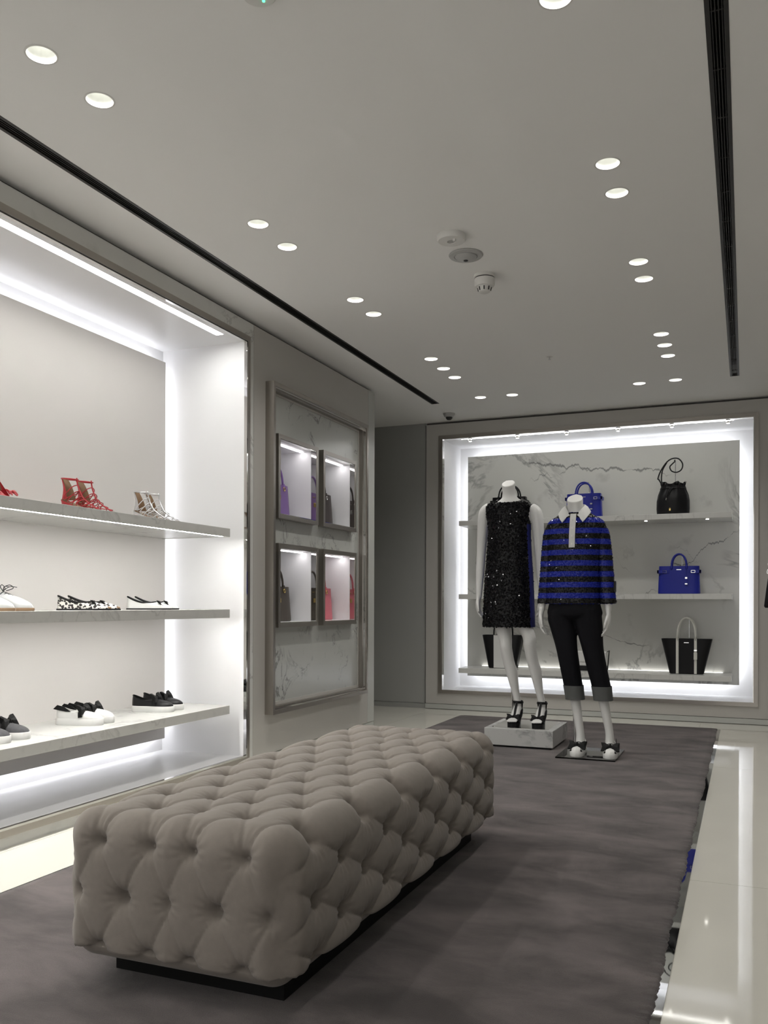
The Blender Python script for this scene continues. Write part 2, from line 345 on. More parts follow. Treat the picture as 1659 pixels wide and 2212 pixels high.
# carpet laid in the floor, with a mirror-polished edge strip
CX0, CX1, CY0, CY1 = -2.352, -.209, -1.3, 7.505
def ragged(n, a, amp): return [a + amp * (rng.random() - .5) + amp * .35 * math.sin(i * .11 + 2 * math.sin(i * .023)) for i in range(n)]
ny = 980; mb = MB(); yy = np.linspace(CY0, CY1, ny); ra, rb = ragged(ny, CX0, .006), ragged(ny, CX1, .009)
L0 = [(ra[i], yy[i], .0) for i in range(ny)]; L1 = [(ra[i] + .006, yy[i], .010) for i in range(ny)]
R1 = [(rb[i] - .006, yy[i], .010) for i in range(ny)]; R0 = [(rb[i], yy[i], .0) for i in range(ny)]
mid = [[(CX0 + (CX1 - CX0) * t, yy[i], .012) for i in range(ny)] for t in (.02, .5, .98)]
mb.loft([L0, L1] + mid + [R1, R0], False, False, closed=False)
o = mb.build('carpet', 'carpet', smooth='all'); tag(o, 'mauve grey plush carpet laid into the cream floor under the tufted bench', 'carpet')
mb = MB()
mb.box(CX1 - .02, CX1 + .022, CY0 - .02, CY1 + .012, .0, .002); mb.box(CX0 - .018, CX0 + .02, CY0 - .02, CY1 + .012, .0, .002); mb.box(CX0 - .018, CX1 + .022, CY1 - .02, CY1 + .012, 0, .0015)
tag(mb.build('trim_1', 'mirror'), 'thin mirror-polished metal strip edging the carpet', kind='structure')

# ceiling with round and long openings
DL = [(-2.055, y) for y in (2.15, 2.42, 3.48, 3.755, 4.555, 4.82, 5.855, 6.13, 6.40, 7.10)] + [(-1.787, 7.11), (-.775, 7.11)] + \
     [(-.505, y) for y in (2.50, 3.517, 3.782, 4.582, 4.835, 5.862, 6.12, 6.39, 7.10)]
DL_OUT = [(-2.055, .95), (-2.055, -.2), (-.505, .95), (-.505, -.2)]  # unseen downlights behind the viewer, added for more light in the room
RD = .0475
VENTS = [(-2.517, -2.446, .3, 7.19), (-.1165, -.0505, .3, 7.147)]
def ceiling_mesh():
    vs2, ed = [], []
    def loop(pts):
        o = len(vs2); vs2.extend(Vector(p) for p in pts); ed.extend((o + i, o + (i + 1) % len(pts)) for i in range(len(pts)))
    loop([(XW0, YF), (XR, YF), (XR, YW1), (XW0, YW1)])
    for (x, y) in DL + DL_OUT: loop([(x + RD * math.cos(2 * PI * k / 32), y + RD * math.sin(2 * PI * k / 32)) for k in range(32)])
    for x0, x1, y0, y1 in VENTS: loop([(x0, y0), (x1, y0), (x1, y1), (x0, y1)])
    v, e, f, *_ = delaunay_2d_cdt(vs2, ed, [], 0, 1e-6)
    mb = MB(); fs = []
    for t in f:
        c = sum((v[i] for i in t), Vector((0, 0))) / len(t)
        if any((c - Vector(d)).length < RD * .98 for d in DL + DL_OUT): continue
        if any(x0 < c.x < x1 and y0 < c.y < y1 for x0, x1, y0, y1 in VENTS): continue
        fs.append(tuple(t))
    mb.add([(p.x, p.y, ZC) for p in v], fs); return mb
tag(ceiling_mesh().build('ceiling', 'ceiling'), 'matt white ceiling with recessed lights and two black slots', kind='structure')
tag(MB().box(XW0, XR, YF, YW1, ZC + .16, ZC + .2).build('ceiling', 'groove'), 'slab above the ceiling', kind='structure')

# far walls around the viewer
tag(MB().box(XR, XR + .05, YF, YW1, 0, ZC).build('wall_right', 'wall_far'), 'plain painted wall beyond the right edge of the picture', kind='structure')
tag(MB().box(XW0 - .05, XW0, YF, YW1, 0, ZC).build('wall_side', 'wall_grey'), 'grey wall at the end of the side passage', kind='structure')

# ---- left wall: shoe niche, panel wall
NY0, NY1, NZ0, NZ1, NXB = .55, 4.577, .08, 2.575, -3.385      # niche opening and depth
WT = 2.70; G = .0015
wl = tag(thing('wall_left', (XL, 2, 0)), 'left wall of marble and warm grey panels', kind='structure')
mb = MB(); holed(mb, (YF, 4.668 - G), (.0, WT), [(NY0 - .021, NY1 + .021, NZ0 - .021, NZ1 + .021)], lambda a, b, c, d: mb.box(XL - .03, XL, a, b, c, d))
mb.build('marble_surround', 'marble', wl, world=True)
PB = [(4.942, 5.444, 1.575, 2.048), (5.585, 6.088, 1.575, 2.048), (4.944, 5.446, .878, 1.352), (5.587, 6.09, .878, 1.352)]   # openings of the four bag boxes
mb = MB(); holed(mb, (4.668 + G, 6.43 - G), (.053, WT), [(4.87, 6.24, .37, 2.33)], lambda a, b, c, d: mb.box(XL - .03, XL, a, b, c, d)); mb.build('wall_panel', 'wall', wl, world=True)
MB().box(XL - .03, XL, 6.43 + G, 6.56, .053, WT).build('wall_panel', 'baseboard', wl, world=True)
MB().box(XL - .03, XL - .001, 4.668 + G, 6.56, .0, .049).build('baseboard', 'baseboard', wl, world=True)
MB().box(XL - .7, XL - .032, 6.50, 6.56, 0, ZC).build('wall_end', 'wall', wl, world=True)
mb = MB().box(XL - .06, XL - .035, YF, 6.5, WT - .05, ZC); mb.box(XL - .035, XL - .031, 4.6, 6.5, .0, .37); mb.box(XL - .035, XL - .031, 4.6, 4.72, .3, WT - .06); mb.box(XL - .035, XL - .031, 6.38, 6.5, .3, WT - .06); mb.build('shadow_gap', 'groove', wl, world=True)
MB().box(XL - .72, XL - .7, YF, 6.56, 0, ZC).build('wall_backing', 'groove', wl, world=True)

# ---- back wall
wb = tag(thing('wall_back', (-1.3, YB, 0)), 'back wall of warm grey panelling', kind='structure')
BX0, BX1, BZ0, BZ1, BYB = -2.665, .055, .18, 2.56, 8.50
BWX0 = -2.835
mb = MB(); holed(mb, (BWX0, XR), (.053, WT + .005), [(BX0 - .021, BX1 + .021, BZ0 - .021, BZ1 + .021)], lambda a, b, c, d: mb.box(a, b, YB, YB + .03, c, d)); mb.build('wall_panel', 'wall', wb, world=True)
MB().box(BWX0, XR, YB + .002, YB + .03, .004, .049).build('baseboard', 'baseboard', wb, world=True)
mb = MB().box(BWX0, XR, YB + .03, YB + .04, 0, .16); mb.box(BWX0, XR, YB + .035, YB + .06, WT - .05, ZC); mb.box(BWX0, BWX0 + .006, YB - .001, YB + .03, .05, WT); mb.build('shadow_gap', 'groove', wb, world=True)
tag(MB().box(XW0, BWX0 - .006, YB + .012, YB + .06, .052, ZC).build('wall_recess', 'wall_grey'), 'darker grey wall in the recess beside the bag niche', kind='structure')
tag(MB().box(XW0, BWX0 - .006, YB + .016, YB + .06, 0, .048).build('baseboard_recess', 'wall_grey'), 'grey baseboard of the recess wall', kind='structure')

# ================================================================== lit niches
def frame_rect(mb, plane, p0, p1, a0, a1, b0, b1, wd, inner=True):
    """picture-frame of 4 mitre-less bars; plane 'x': bars between x=p0..p1 around y a0..a1, z b0..b1 (outer)"""
    def bar(a, b, c, d):
        if plane == 'x': mb.box(p0, p1, a, b, c, d)
        else: mb.box(a, b, p0, p1, c, d)
    bar(a0, a1, b1 - wd, b1); bar(a0, a1, b0, b0 + wd); bar(a0, a0 + wd, b0 + wd, b1 - wd); bar(a1 - wd, a1, b0 + wd, b1 - wd); return mb
n1 = thing('shoe_display_niche', (-3.1, 2.5, NZ0), 'large white back-lit wall niche with nickel frame holding the shoe shelves', 'niche')
mb = MB(); t = .02
mb.box(NXB - t, NXB, NY0 - t, NY1 + t, NZ0 - t, NZ1 + t)
mb.box(NXB, XL - .001, NY1, NY1 + t, NZ0 - t, NZ1 + t); mb.box(NXB, XL - .001, NY0 - t, NY0, NZ0 - t, NZ1 + t); mb.box(NXB, XL - .001, NY0, NY1, NZ0 - t, NZ0)
mb.box(NXB, -2.885, NY0, NY1, NZ1, NZ1 + t); mb.box(-2.835, XL - .001, NY0, NY1, NZ1, NZ1 + t); mb.box(-2.885, -2.835, 4.41, NY1, NZ1, NZ1 + t); mb.box(-2.885, -2.835, NY0, NY1, NZ1 + t, NZ1 + .03)
mb.build('lining', 'lacquer', n1, world=True)
MB().box(-2.881, -2.839, .7, 4.405, NZ1 + .006, NZ1 + .012).build('soffit_light', 'strip_soffit', n1, world=True)
PX0, PX1, PY1, PZ0, PZ1 = -3.332, -3.31, 4.502, .168, 2.482
MB().cbox(PX0, PX1, NY0 + .08, PY1, PZ0, PZ1, .002).build('back_panel', 'panel_white', n1, world=True)
for nm, b in (('top', (NY0 + .1, PY1 - .03, PZ1 - .05, PZ1 - .025)), ('bottom', (NY0 + .1, PY1 - .03, PZ0 + .025, PZ0 + .05)), ('side', (PY1 - .05, PY1 - .025, PZ0 + .06, PZ1 - .06))):
    MB().box(PX0 - .012, PX0 - .004, *b).build('led_strip', 'strip_left', n1, world=True)
mb = frame_rect(MB(), 'x', XL - .02, XL + .008, NY0 - .042, NY1 + .042, NZ0 - .034, NZ1 + .038, .034); fr = mb.build('frame', 'nickel', n1, world=True)
mb = frame_rect(MB(), 'x', XL - .010, XL + .010, NY0 - .009, NY1 + .009, NZ0 - .004, NZ1 + .005, .010); mb.build('frame_lip', 'polished', n1, world=True)
SH = [(1.442, 'highest'), (.964, 'middle'), (.395, 'lowest')]
for z, nm in SH:
    s = thing('marble_shelf', (-3.07, 2.5, z), f'thick marble shelf of the shoe niche, {nm} of three, carrying ' + {'highest': 'strappy sandals', 'middle': 'flat shoes', 'lowest': 'slip-on sneakers'}[nm], 'shelf', group='shelves of the shoe niche')
    mb = MB(); mb.cbox(-2.842, -2.83, NY0 + .1, 4.478, z - .05, z, .0012); mb.cbox(PX1 + .0005, -2.8425, NY0 + .1, 4.478, z - .0475, z, .0004); mb.box(PX1 + .0005, -2.8425, 4.466, 4.478, z - .05, z - .0476); mb.build('slab', 'marble', s, world=True)
    if z > .5: MB().box(-2.866, -2.844, NY0 + .14, 4.43, z - .0492, z - .0476).build('light_strip', 'strip_shelf', s, world=True)

n2 = thing('bag_display_niche', (-1.3, 8.2, BZ0), 'wide white back-lit niche with dark nickel frame in the back wall', 'niche')
mb = MB()
mb.box(BX0 - t, BX1 + t, BYB, BYB + t, BZ0 - t, BZ1 + t)
mb.box(BX0 - t, BX0, YB + .001, BYB, BZ0 - t, BZ1 + t); mb.box(BX1, BX1 + t, YB + .001, BYB, BZ0 - t, BZ1 + t); mb.box(BX0, BX1, YB + .001, BYB, BZ0 - t, BZ0); mb.box(BX0, BX1, YB + .001, BYB, BZ1, BZ1 + t)
mb.build('lining', 'lacquer', n2, world=True)
QX0, QX1, QZ0, QZ1, QY = -2.555, -.055, .288, 2.456, 8.39
MB().cbox(QX0, QX1, QY, QY + .022, QZ0, QZ1, .002).build('marble_back_panel', 'marble_back', n2, world=True)
for b in ((QX0 + .06, QX1 - .06, QZ1 - .05, QZ1 - .025), (QX0 + .06, QX1 - .06, QZ0 + .025, QZ0 + .05), (QX0 + .025, QX0 + .05, QZ0 + .07, QZ1 - .07), (QX1 - .05, QX1 - .025, QZ0 + .07, QZ1 - .07)):
    MB().box(b[0], b[1], QY + .03, QY + .038, b[2], b[3]).build('led_strip', 'strip_back', n2, world=True)
mb = frame_rect(MB(), 'y', YB - .012, YB + .02, BX0 - .038, BX1 + .038, BZ0 - .028, BZ1 + .034, .034); mb.build('frame', 'nickel', n2, world=True)
mb = frame_rect(MB(), 'y', YB - .006, YB + .05, BX0 - .004, BX1 + .004, BZ0 - .002, BZ1 + .002, .005); mb.build('frame_lip', 'polished', n2, world=True)
for k in range(6):
    x = -2.42 + k * .455
    MB().lathe([(.0, 0), (.02, 0), (.024, -.003), (.024, -.012), (.016, -.02), (.0, -.02)], 16, (x, YB + .09, BZ1)).build('spot_head', 'chrome', n2, True, world=True)
    MB().lathe([(.0, 0), (.013, 0), (.013, -.002), (0, -.002)], 14, (x, YB + .09, BZ1 - .0205)).build('spot_lens', 'puck', n2, world=True)
MB().box(-2.5, -.10, YB + .055, YB + .08, BZ1 - .001, BZ1 + .003).build('soffit_light', M['strip_soffit2'], n2, world=True)
BS = [(1.782, 'highest'), (1.091, 'middle'), (.394, 'lowest')]
for z, nm in BS:
    s = thing('marble_shelf', (-1.3, 8.2, z), f'pale marble shelf of the handbag niche, {nm} of three', 'shelf', group='shelves of the handbag niche')
    MB().cbox(-2.51, -.112, 7.955, QY - .0005, z - .046, z, .0015).build('slab', 'marble', s, world=True)
    for k in range(5 if z > 1.5 else 0):
        x = -2.2 + k * .46 + (.05 if k > 3 else 0)
        MB().lathe([(0, 0), (.012, 0), (.012, -.003), (0, -.003)], 14, (x, 8.07, z - .046)).build('puck_light', 'puck', s, world=True)
    if z < .5:
        MB().box(-2.4, -.19, QY - .03, QY - .002, z - .0005, z + .0008).build('light_strip', 'strip_shelf2', s, world=True)

# ---- framed marble panel with four lit boxes
dp = thing('bag_showcase', (XL, 5.55, .303), 'tall nickel-framed marble showcase with four lit bag boxes on the left wall', 'showcase')
mb = frame_rect(MB(), 'x', XL - .001, XL + .06, 4.812, 6.30, .303, 2.39, .026); mb.build('frame', 'nickel', dp, world=True)
mb = frame_rect(MB(), 'x', XL - .001, XL + .052, 4.838, 6.274, .329, 2.364, .010); mb.build('frame_lip', 'polished', dp, world=True)
mb = frame_rect(MB(), 'x', XL - .001, XL + .03, 4.848, 6.264, .339, 2.354, .010); mb.build('frame_step', 'nickel', dp, world=True)
mb = MB(); holed(mb, (4.858, 6.254), (.349, 2.344), [(a - .012, b + .012, c - .012, d + .012) for a, b, c, d in PB], lambda a, b, c, d: mb.box(XL - .028, XL - .004, a, b, c, d)); mb.build('marble_slab', 'marble_panel', dp, world=True)
BOXN = ['upper lit box holding the purple bag', 'upper lit box holding the dark brown bag', 'lower lit box holding the taupe bag', 'lower lit box holding the pink bag']
for i, (y0, y1, z0, z1) in enumerate(PB):
    b = thing('display_box', (XL - .15, (y0 + y1) / 2, z0), 'square nickel-framed ' + BOXN[i] + ' in the marble panel', 'display box', group='lit bag boxes in the marble panel')
    mb = frame_rect(MB(), 'x', XL - .0035, XL + .04, y0 - .032, y1 + .032, z0 - .032, z1 + .032, .028); mb.build('frame', 'nickel', b, world=True)
    mb = frame_rect(MB(), 'x', XL - .001, XL + .036, y0 - .004, y1 + .004, z0 - .004, z1 + .004, .004); mb.build('frame_return', 'polished', b, world=True)
    xb = XL - .40; mb = MB()
    mb.box(xb - .01, xb, y0 - .01, y1 + .01, z0 - .01, z1 + .01); mb.box(xb, XL - .003, y0 - .01, y0, z0 - .01, z1 + .01); mb.box(xb, XL - .003, y1, y1 + .01, z0 - .01, z1 + .01)
    mb.box(xb, XL - .003, y0, y1, z0 - .01, z0); mb.box(xb, XL - .003, y0, y1, z1, z1 + .01); mb.build('lining', 'lacquer', b, world=True)
    MB().box(XL - .075, XL - .055, y0 + .06, y1 - .02, z1 - .004, z1 - .0005).build('light_strip', 'strip_box', b, world=True)

# ================================================================== ceiling fittings
rows = [((-2.055), 'left'), ((-.505), 'right')]
pos = {2.15: ('nearest pair, front', 1), 2.42: ('nearest pair, rear', 1), 3.48: ('second pair, front', 1), 3.755: ('second pair, rear', 1), 4.555: ('third pair, front', 1), 4.82: ('third pair, rear', 1),
       5.855: ('group of three, front', 1), 6.13: ('group of three, middle', 1), 6.40: ('group of three, rear', 1), 7.10: ('single at the far end', 1),
       2.50: ('cut by the top edge of the picture', 1), 3.517: ('nearest full pair, front', 1), 3.782: ('nearest full pair, rear', 1), 4.582: ('second full pair, front', 1), 4.835: ('second full pair, rear', 1),
       5.862: ('group of three, front', 1), 6.12: ('group of three, middle', 1), 6.39: ('group of three, rear', 1)}
spot = bpy.data.lights.new('downlight_spot', 'SPOT'); spot.energy = SPOT_W * 4 * PI; spot.spot_size = math.radians(135); spot.spot_blend = .9; spot.shadow_soft_size = .040; spot.color = (1.0, .975, .93)
can_me = ring_me = lamp_me = None
for k, (x, y) in enumerate(DL + DL_OUT):
    if k >= len(DL): lab = f'added unseen downlight overhead behind the viewer in the {"left" if x < -1 else "right"} row, {"nearer" if y > .5 else "farther"} one'
    elif (x, y) == (-1.787, 7.11): lab = 'round recessed downlight at the far end, standing alone inside the left row'
    elif (x, y) == (-.775, 7.11): lab = 'round recessed downlight at the far end, standing alone inside the right row'
    else: lab = f'round recessed downlight of the {"left" if x < -1 else "right"} ceiling row, {pos[y][0]}'
    t_ = thing('downlight', (x, y, ZC), lab, 'downlight', group='recessed ceiling downlights')
    if can_me is None:
        o = MB().lathe([(RD, 0), (RD * .98, .004), (.040, .05), (.034, .085), (.034, .10)], 32).build('reflector', 'can', t_, 'all'); can_me = o.data
        o = MB().lathe([(RD + .004, -.0006), (RD + .004, -.0016), (RD - .002, -.0016), (RD - .002, .002)], 40).build('trim_ring', 'plastic', t_, True); ring_me = o.data
        o = MB().lathe([(.0, .0), (.034, .0)], 24, (0, 0, .099)).build('lamp', 'lamp', t_); lamp_me = o.data
    else:
        for nm, me in (('reflector', can_me), ('trim_ring', ring_me), ('lamp', lamp_me)):
            o = bpy.data.objects.new(nm, me); C.objects.link(o); o.parent = t_
    l = bpy.data.objects.new('lamp_light', spot); C.objects.link(l); l.parent = t_; l.location = (0, 0, .010)

for i, (x0, x1, y0, y1) in enumerate(VENTS):
    v = thing('ceiling_vent', ((x0 + x1) / 2, 3.7, ZC), ['long black slot grille in the ceiling beside the shoe wall', 'long black slot grille in the ceiling on the right'][i], 'vent', group='long black ceiling slots')
    mb = MB().box(x0, x1, y0, y1, ZC + .085, ZC + .09); mb.box(x0, x0 + .001, y0, y1, ZC + .02, ZC + .09); mb.box(x1 - .001, x1, y0, y1, ZC + .02, ZC + .09); mb.build('housing', 'black_deep', v, world=True)
    for a, b in ((x0, x0 + .014), (x1 - .014, x1)): MB().box(a, b, y0, y1, ZC - .0015, ZC + .02).build('rail', 'black_metal', v, world=True)
    for b in (y0, y1 - .006): MB().box(x0, x1, b, b + .006, ZC - .001, ZC + .02).build('end_cap', 'black_metal', v, world=True)
    wd = x1 - x0
    for j in range(4): MB().box(x0 + .017 + (wd - .037) * j / 3, x0 + .020 + (wd - .037) * j / 3, y0, y1, ZC + .004, ZC + .022).build('slat', 'black_metal', v, world=True)
    me = None
    for j in range(22):
        yb = y0 + .3 + j * .306
        o = MB().box(x0 + .012, x1 - .012, yb, yb + .006, ZC + .010, ZC + .018).build('cross_bar', 'black_metal', v, world=True)

def lat(name, prof, c, mat, parent, n=32, sm=True, cap1=False): return MB().lathe(prof, n, c, cap1=cap1).build(name, mat, parent, sm)
d = thing('smoke_detector', (-1.28, 3.93, ZC), 'flat cream round detector with a dark hole, nearest of the ceiling trio', 'detector')
lat('body', [(.0, 0), (.066, 0), (.068, -.006), (.068, -.02), (.062, -.028), (.02, -.030), (.02, -.026), (0, -.026)], (0, 0, 0), 'plastic', d)
lat('sensor_hole', [(0, -.0262), (.019, -.0262), (.019, -.0275), (0, -.0275)], (0, 0, 0), 'plastic_grey', d)
MB().box(.016, .028, -.03, -.018, -.040, -.028).build('indicator', 'plastic', d)
d = thing('ceiling_sensor', (-1.285, 4.175, ZC), 'round grey domed ceiling sensor with black lens, middle of the ceiling trio', 'sensor')
lat('flange', [(0, 0), (.083, 0), (.085, -.003), (.080, -.009), (.058, -.010), (.058, -.004), (0, -.004)], (0, 0, 0), 'plastic_grey', d)
lat('dome', [(.056, -.005), (.054, -.012), (.040, -.022), (.018, -.028), (0, -.029)], (0, 0, 0), 'plastic_grey', d)
lat('lens', [(0, -.0275), (.011, -.0275), (.011, -.031), (0, -.031)], (0, 0, 0), 'dark_hole', d, 16)
d = thing('smoke_detector', (-1.273, 4.47, ZC), 'white smoke detector with slotted cage below, farthest of the ceiling trio', 'detector')
lat('base', [(0, 0), (.056, 0), (.057, -.012), (.054, -.016), (0, -.016)], (0, 0, 0), 'plastic', d)
lat('slot_ring', [(.051, -.016), (.051, -.021)], (0, 0, 0), 'dark_hole', d)
lat('body', [(0, -.021), (.053, -.021), (.053, -.052), (.048, -.060), (.036, -.062), (.030, -.088), (.024, -.092), (0, -.092)], (0, 0, 0), 'plastic', d)
for k in range(8):
    a = 2 * PI * k / 8 + .2; ca_, sa_ = math.cos(a), math.sin(a)
    MB().tube([(.0355 * ca_, .0355 * sa_, -.066), (.0315 * ca_, .0315 * sa_, -.084)], .0035, 6).build('vent_slot', 'dark_hole', d)
d = thing('security_camera', (-2.493, 7.60, ZC), 'small dark dome camera on the ceiling above the corner of the back wall', 'camera')
lat('base', [(0, 0), (.052, 0), (.054, -.006), (.045, -.028), (.033, -.034), (0, -.034)], (0, 0, 0), 'plastic_grey', d)
lat('dome', [(.031, -.034), (.029, -.046), (.018, -.058), (0, -.062)], (0, 0, 0), 'dark_hole', d)
d = thing('sprinkler', (-1.271, 6.11, ZC), 'tiny chrome sprinkler head in the middle of the far ceiling', 'sprinkler')
lat('plate', [(0, 0), (.022, 0), (.022, -.003), (0, -.004)], (0, 0, 0), 'plastic', d, 20)
lat('nozzle', [(.005, -.003), (.005, -.018), (.010, -.020), (.010, -.022), (0, -.022)], (0, 0, 0), 'chrome', d, 12)
d = thing('ceiling_sensor', (-1.277, 2.163, ZC), 'round ceiling device with a green light, cut by the top edge of the picture', 'sensor')
lat('flange', [(0, 0), (.05, 0), (.052, -.004), (.046, -.010), (0, -.012)], (0, 0, 0), 'plastic', d)
lat('indicator', [(0, -.011), (.004, -.011), (.004, -.014), (0, -.014)], (.004, .02, 0), 'led_green', d, 10)

# ================================================================== tufted bench
def bench():
    lo = np.array([-1.655, 1.805, .06]); hi = np.array([-.985, 3.655, .452]); r = .075; st = .0055
    root = thing('tufted_bench', (-1.32, 2.73, .012), 'long taupe linen bench with deep button tufting on the carpet', 'bench')
    UX, UP, VY, VP = -1.03, .1525, 1.96, .308
    mb = MB(); allp = []; allf = []; off = 0
    dims = hi - lo
    for ax in range(3):
        b_, c_ = [(1, 2), (2, 0), (0, 1)][ax]
        nb, nc = int(dims[b_] / st), int(dims[c_] / st)
        for side in (0, 1):
            if ax == 2 and side == 0: nb2, nc2 = nb, nc
            gb, gc = np.meshgrid(np.linspace(lo[b_], hi[b_], nb), np.linspace(lo[c_], hi[c_], nc), indexing='ij')
            p = np.zeros((nb, nc, 3)); p[..., b_] = gb; p[..., c_] = gc; p[..., ax] = hi[ax] if side else lo[ax]
            idx = np.arange(nb * nc).reshape(nb, nc) + off; off += nb * nc
            q = np.stack([idx[:-1, :-1], idx[1:, :-1], idx[1:, 1:], idx[:-1, 1:]], -1).reshape(-1, 4)
            allf.append(q if side else q[:, ::-1]); allp.append(p.reshape(-1, 3))
    p = np.concatenate(allp); f = np.concatenate(allf)
    rr = np.array([r, r, r]); inner = np.clip(p, lo + rr, hi - rr); d = p - inner; n = d / np.linalg.norm(d, axis=1, keepdims=True)
    pos_ = inner + n * r
    x, y, z = pos_.T; nx, ny_, nz = n.T
    # lattice coordinates
    Ut = (UX - x) / UP; Vt = (y - VY) / VP
    cx = (lo[0] + hi[0]) / 2
    Us_r = -(.41 - z) / .146; Us_l = (UX - (2 * cx - UX)) / UP * -1 + 0 * z
    nU = round((2 * cx - UX - UX) / -UP)          # lattice index reached at the left edge
    Us = np.where(x > cx, Us_r, nU + (.41 - z) / .146)
    Ut = np.where(x > cx, Ut, nU - (x - (2 * cx - UX)) / UP)
    Vf = -.5 - (.393 - z) / .278; nV = round((3.499 - VY) / VP); Vb = nV + .5 + (.393 - z) / .278
    Vf = np.where(y < 2.7, Vf, Vb)
    sm = lambda a: a * a * (3 - 2 * a)
    az, ax_, ay = np.maximum(nz, 0) ** 2, nx ** 2, ny_ ** 2
    wts = sm(ax_ / (az + ax_ + 1e-9)); U1 = Ut * (1 - wts) + Us * wts
    wtf = sm(ay / (az + ay + 1e-9)); V2 = Vt * (1 - wtf) + Vf * wtf
    def field(U, V, su, sv, k):
        a = U + V; b = U - V
        da, db = np.abs(a - np.round(a)), np.abs(b - np.round(b)); c = np.minimum(da, db)
        U0 = (np.round(a) + np.round(b)) / 2; V0 = (np.round(a) - np.round(b)) / 2
        du, dv = (U - U0) * su, (V - V0) * sv; rad = np.hypot(du, dv); th = np.arctan2(dv, du)
        pil = np.sqrt(np.abs(np.sin(PI * a) * np.sin(PI * b)))
        h = .0085 * k * pil ** 1.7 + .0062 * (1 - (1 - 2 * da) ** 30) + .0040 * (1 - (1 - 2 * db) ** 26) - .013 * np.exp(-(rad / .036) ** 2) - .030 * np.exp(-(rad / .018) ** 2)
        h += .0017 * np.sin(13 * th + U0 * 3) * np.exp(-((rad - .032) / .020) ** 2)
        return h - .004
    h1 = field(U1, Vt, .15, .30, .85); h2 = field(Ut, V2, .15, .29, .6)
    wf = sm(ay / (ax_ + ay + 1e-9)) * np.clip((ax_ + ay) * 8, 0, 1)
    h = h1 * (1 - wf) + h2 * wf
    fade = np.clip((z - lo[2] - .004) / .05, 0, 1); h = h * fade - .012 * (1 - fade)
    corner = (np.sqrt(ax_ * ay) * 2) ** 2
    h = h * (1 - .7 * corner) - .004 * corner
    h = np.where(nz < -.3, -.012, h)
    pos_ = pos_ + n * h[:, None]
    me = bpy.data.meshes.new('upholstery'); loc = np.array(root.location)
    me.from_pydata((pos_ - loc).tolist(), [], f.tolist())
    b = bmesh.new(); b.from_mesh(me); bmesh.ops.remove_doubles(b, verts=b.verts, dist=1e-4); bmesh.ops.recalc_face_normals(b, faces=b.faces); b.to_mesh(me); b.free()
    me.polygons.foreach_set('use_smooth', [True] * len(me.polygons)); me.materials.append(M['linen'])
    o = bpy.data.objects.new('upholstery', me); C.objects.link(o); o.parent = root
    MB().box(-1.575, -1.06, 1.93, 3.54, .012, .072).build('plinth', 'black_satin', root, world=True)
    # buttons at the lattice points
    bme = MB().ell((0, 0, 0), (.0105, .0105, .0055), 10, 6).mesh('button'); bme.materials.append(M['linen']); bme.polygons.foreach_set('use_smooth', [True] * len(bme.polygons))
    def button(pt, nrm):
        bo = bpy.data.objects.new('button', bme); C.objects.link(bo); bo.parent = root
        bo.location = Vector(pt) - root.location; bo.rotation_euler = Vector(nrm).to_track_quat('Z', 'Y').to_euler()
    a = U1 + Vt; bb = U1 - Vt
    # take mesh points closest to lattice nodes on each family
    def nodes_of(U, V, mask, Uw):
        a, b = U + V, U - V; ra, rb = np.round(a).astype(int), np.round(b).astype(int); dist = np.hypot(a - ra, b - rb)
        best = {}
        for i in np.nonzero(mask & (dist < .12))[0]:
            k = (ra[i], rb[i])
            if k not in best or dist[i] < dist[best[k]]: best[k] = i
        return best.values()
    done = []
    for i in list(nodes_of(U1, Vt, (wf < .5) & (nz > -.2) & (z > .09) & (x > -1.62), 0)) + list(nodes_of(Ut, V2, (wf >= .5) & (y < 2.7) & (nz > -.2) & (z > .09), 0)):
        if corner[i] > .12 or any(np.linalg.norm(pos_[i] - q) < .05 for q in done): continue
        done.append(pos_[i]); button(pos_[i] + n[i] * .002, n[i])
    return root
bench()

# ================================================================== mannequins
def ring(c, rx, ry, n=28, tilt=0.0, sq=2.0):
    out = []
    for j in range(n):
        a = 2 * PI * j / n; ca_, sa_ = math.cos(a), math.sin(a)
        k = (abs(ca_) ** sq + abs(sa_) ** sq) ** (-1 / sq)
        out.append((c[0] + rx * k * ca_, c[1] + ry * k * sa_, c[2] + tilt * ry * sa_))
    return out
def interp_rings(keys, m=5, n=28, sq=2.0):
    """keys: (x,y,z,rx,ry[,tilt]) -> smooth list of rings"""
    K = np.array([list(k) + [0] * (6 - len(k)) for k in keys], float); out = []
    for i in range(len(K) - 1):
        a, b, c, d = K[max(i - 1, 0)], K[i], K[i + 1], K[min(i + 2, len(K) - 1)]
        for q in range(m):
            t = q / m; v = .5 * ((2 * b) + (c - a) * t + (2 * a - 5 * b + 4 * c - d) * t * t + (3 * b - a - 3 * c + d) * t ** 3)
            out.append(ring(v[:3], max(v[3], .002), max(v[4], .002), n, v[5], sq))
    v = K[-1]; out.append(ring(v[:3], v[3], v[4], n, v[5], sq)); return out
def remeshed(mb, voxel, smooth=2):
    me = mb.mesh('tmp'); o = bpy.data.objects.new('tmp', me); C.objects.link(o)
    r = o.modifiers.new('r', 'REMESH'); r.mode = 'VOXEL'; r.voxel_size = voxel
    if smooth: s_ = o.modifiers.new('s', 'SMOOTH'); s_.iterations = smooth; s_.factor = .5
    dg = bpy.context.evaluated_depsgraph_get(); out = bpy.data.meshes.new_from_object(o.evaluated_get(dg))
    bpy.data.objects.remove(o); out.polygons.foreach_set('use_smooth', [True] * len(out.polygons)); return out
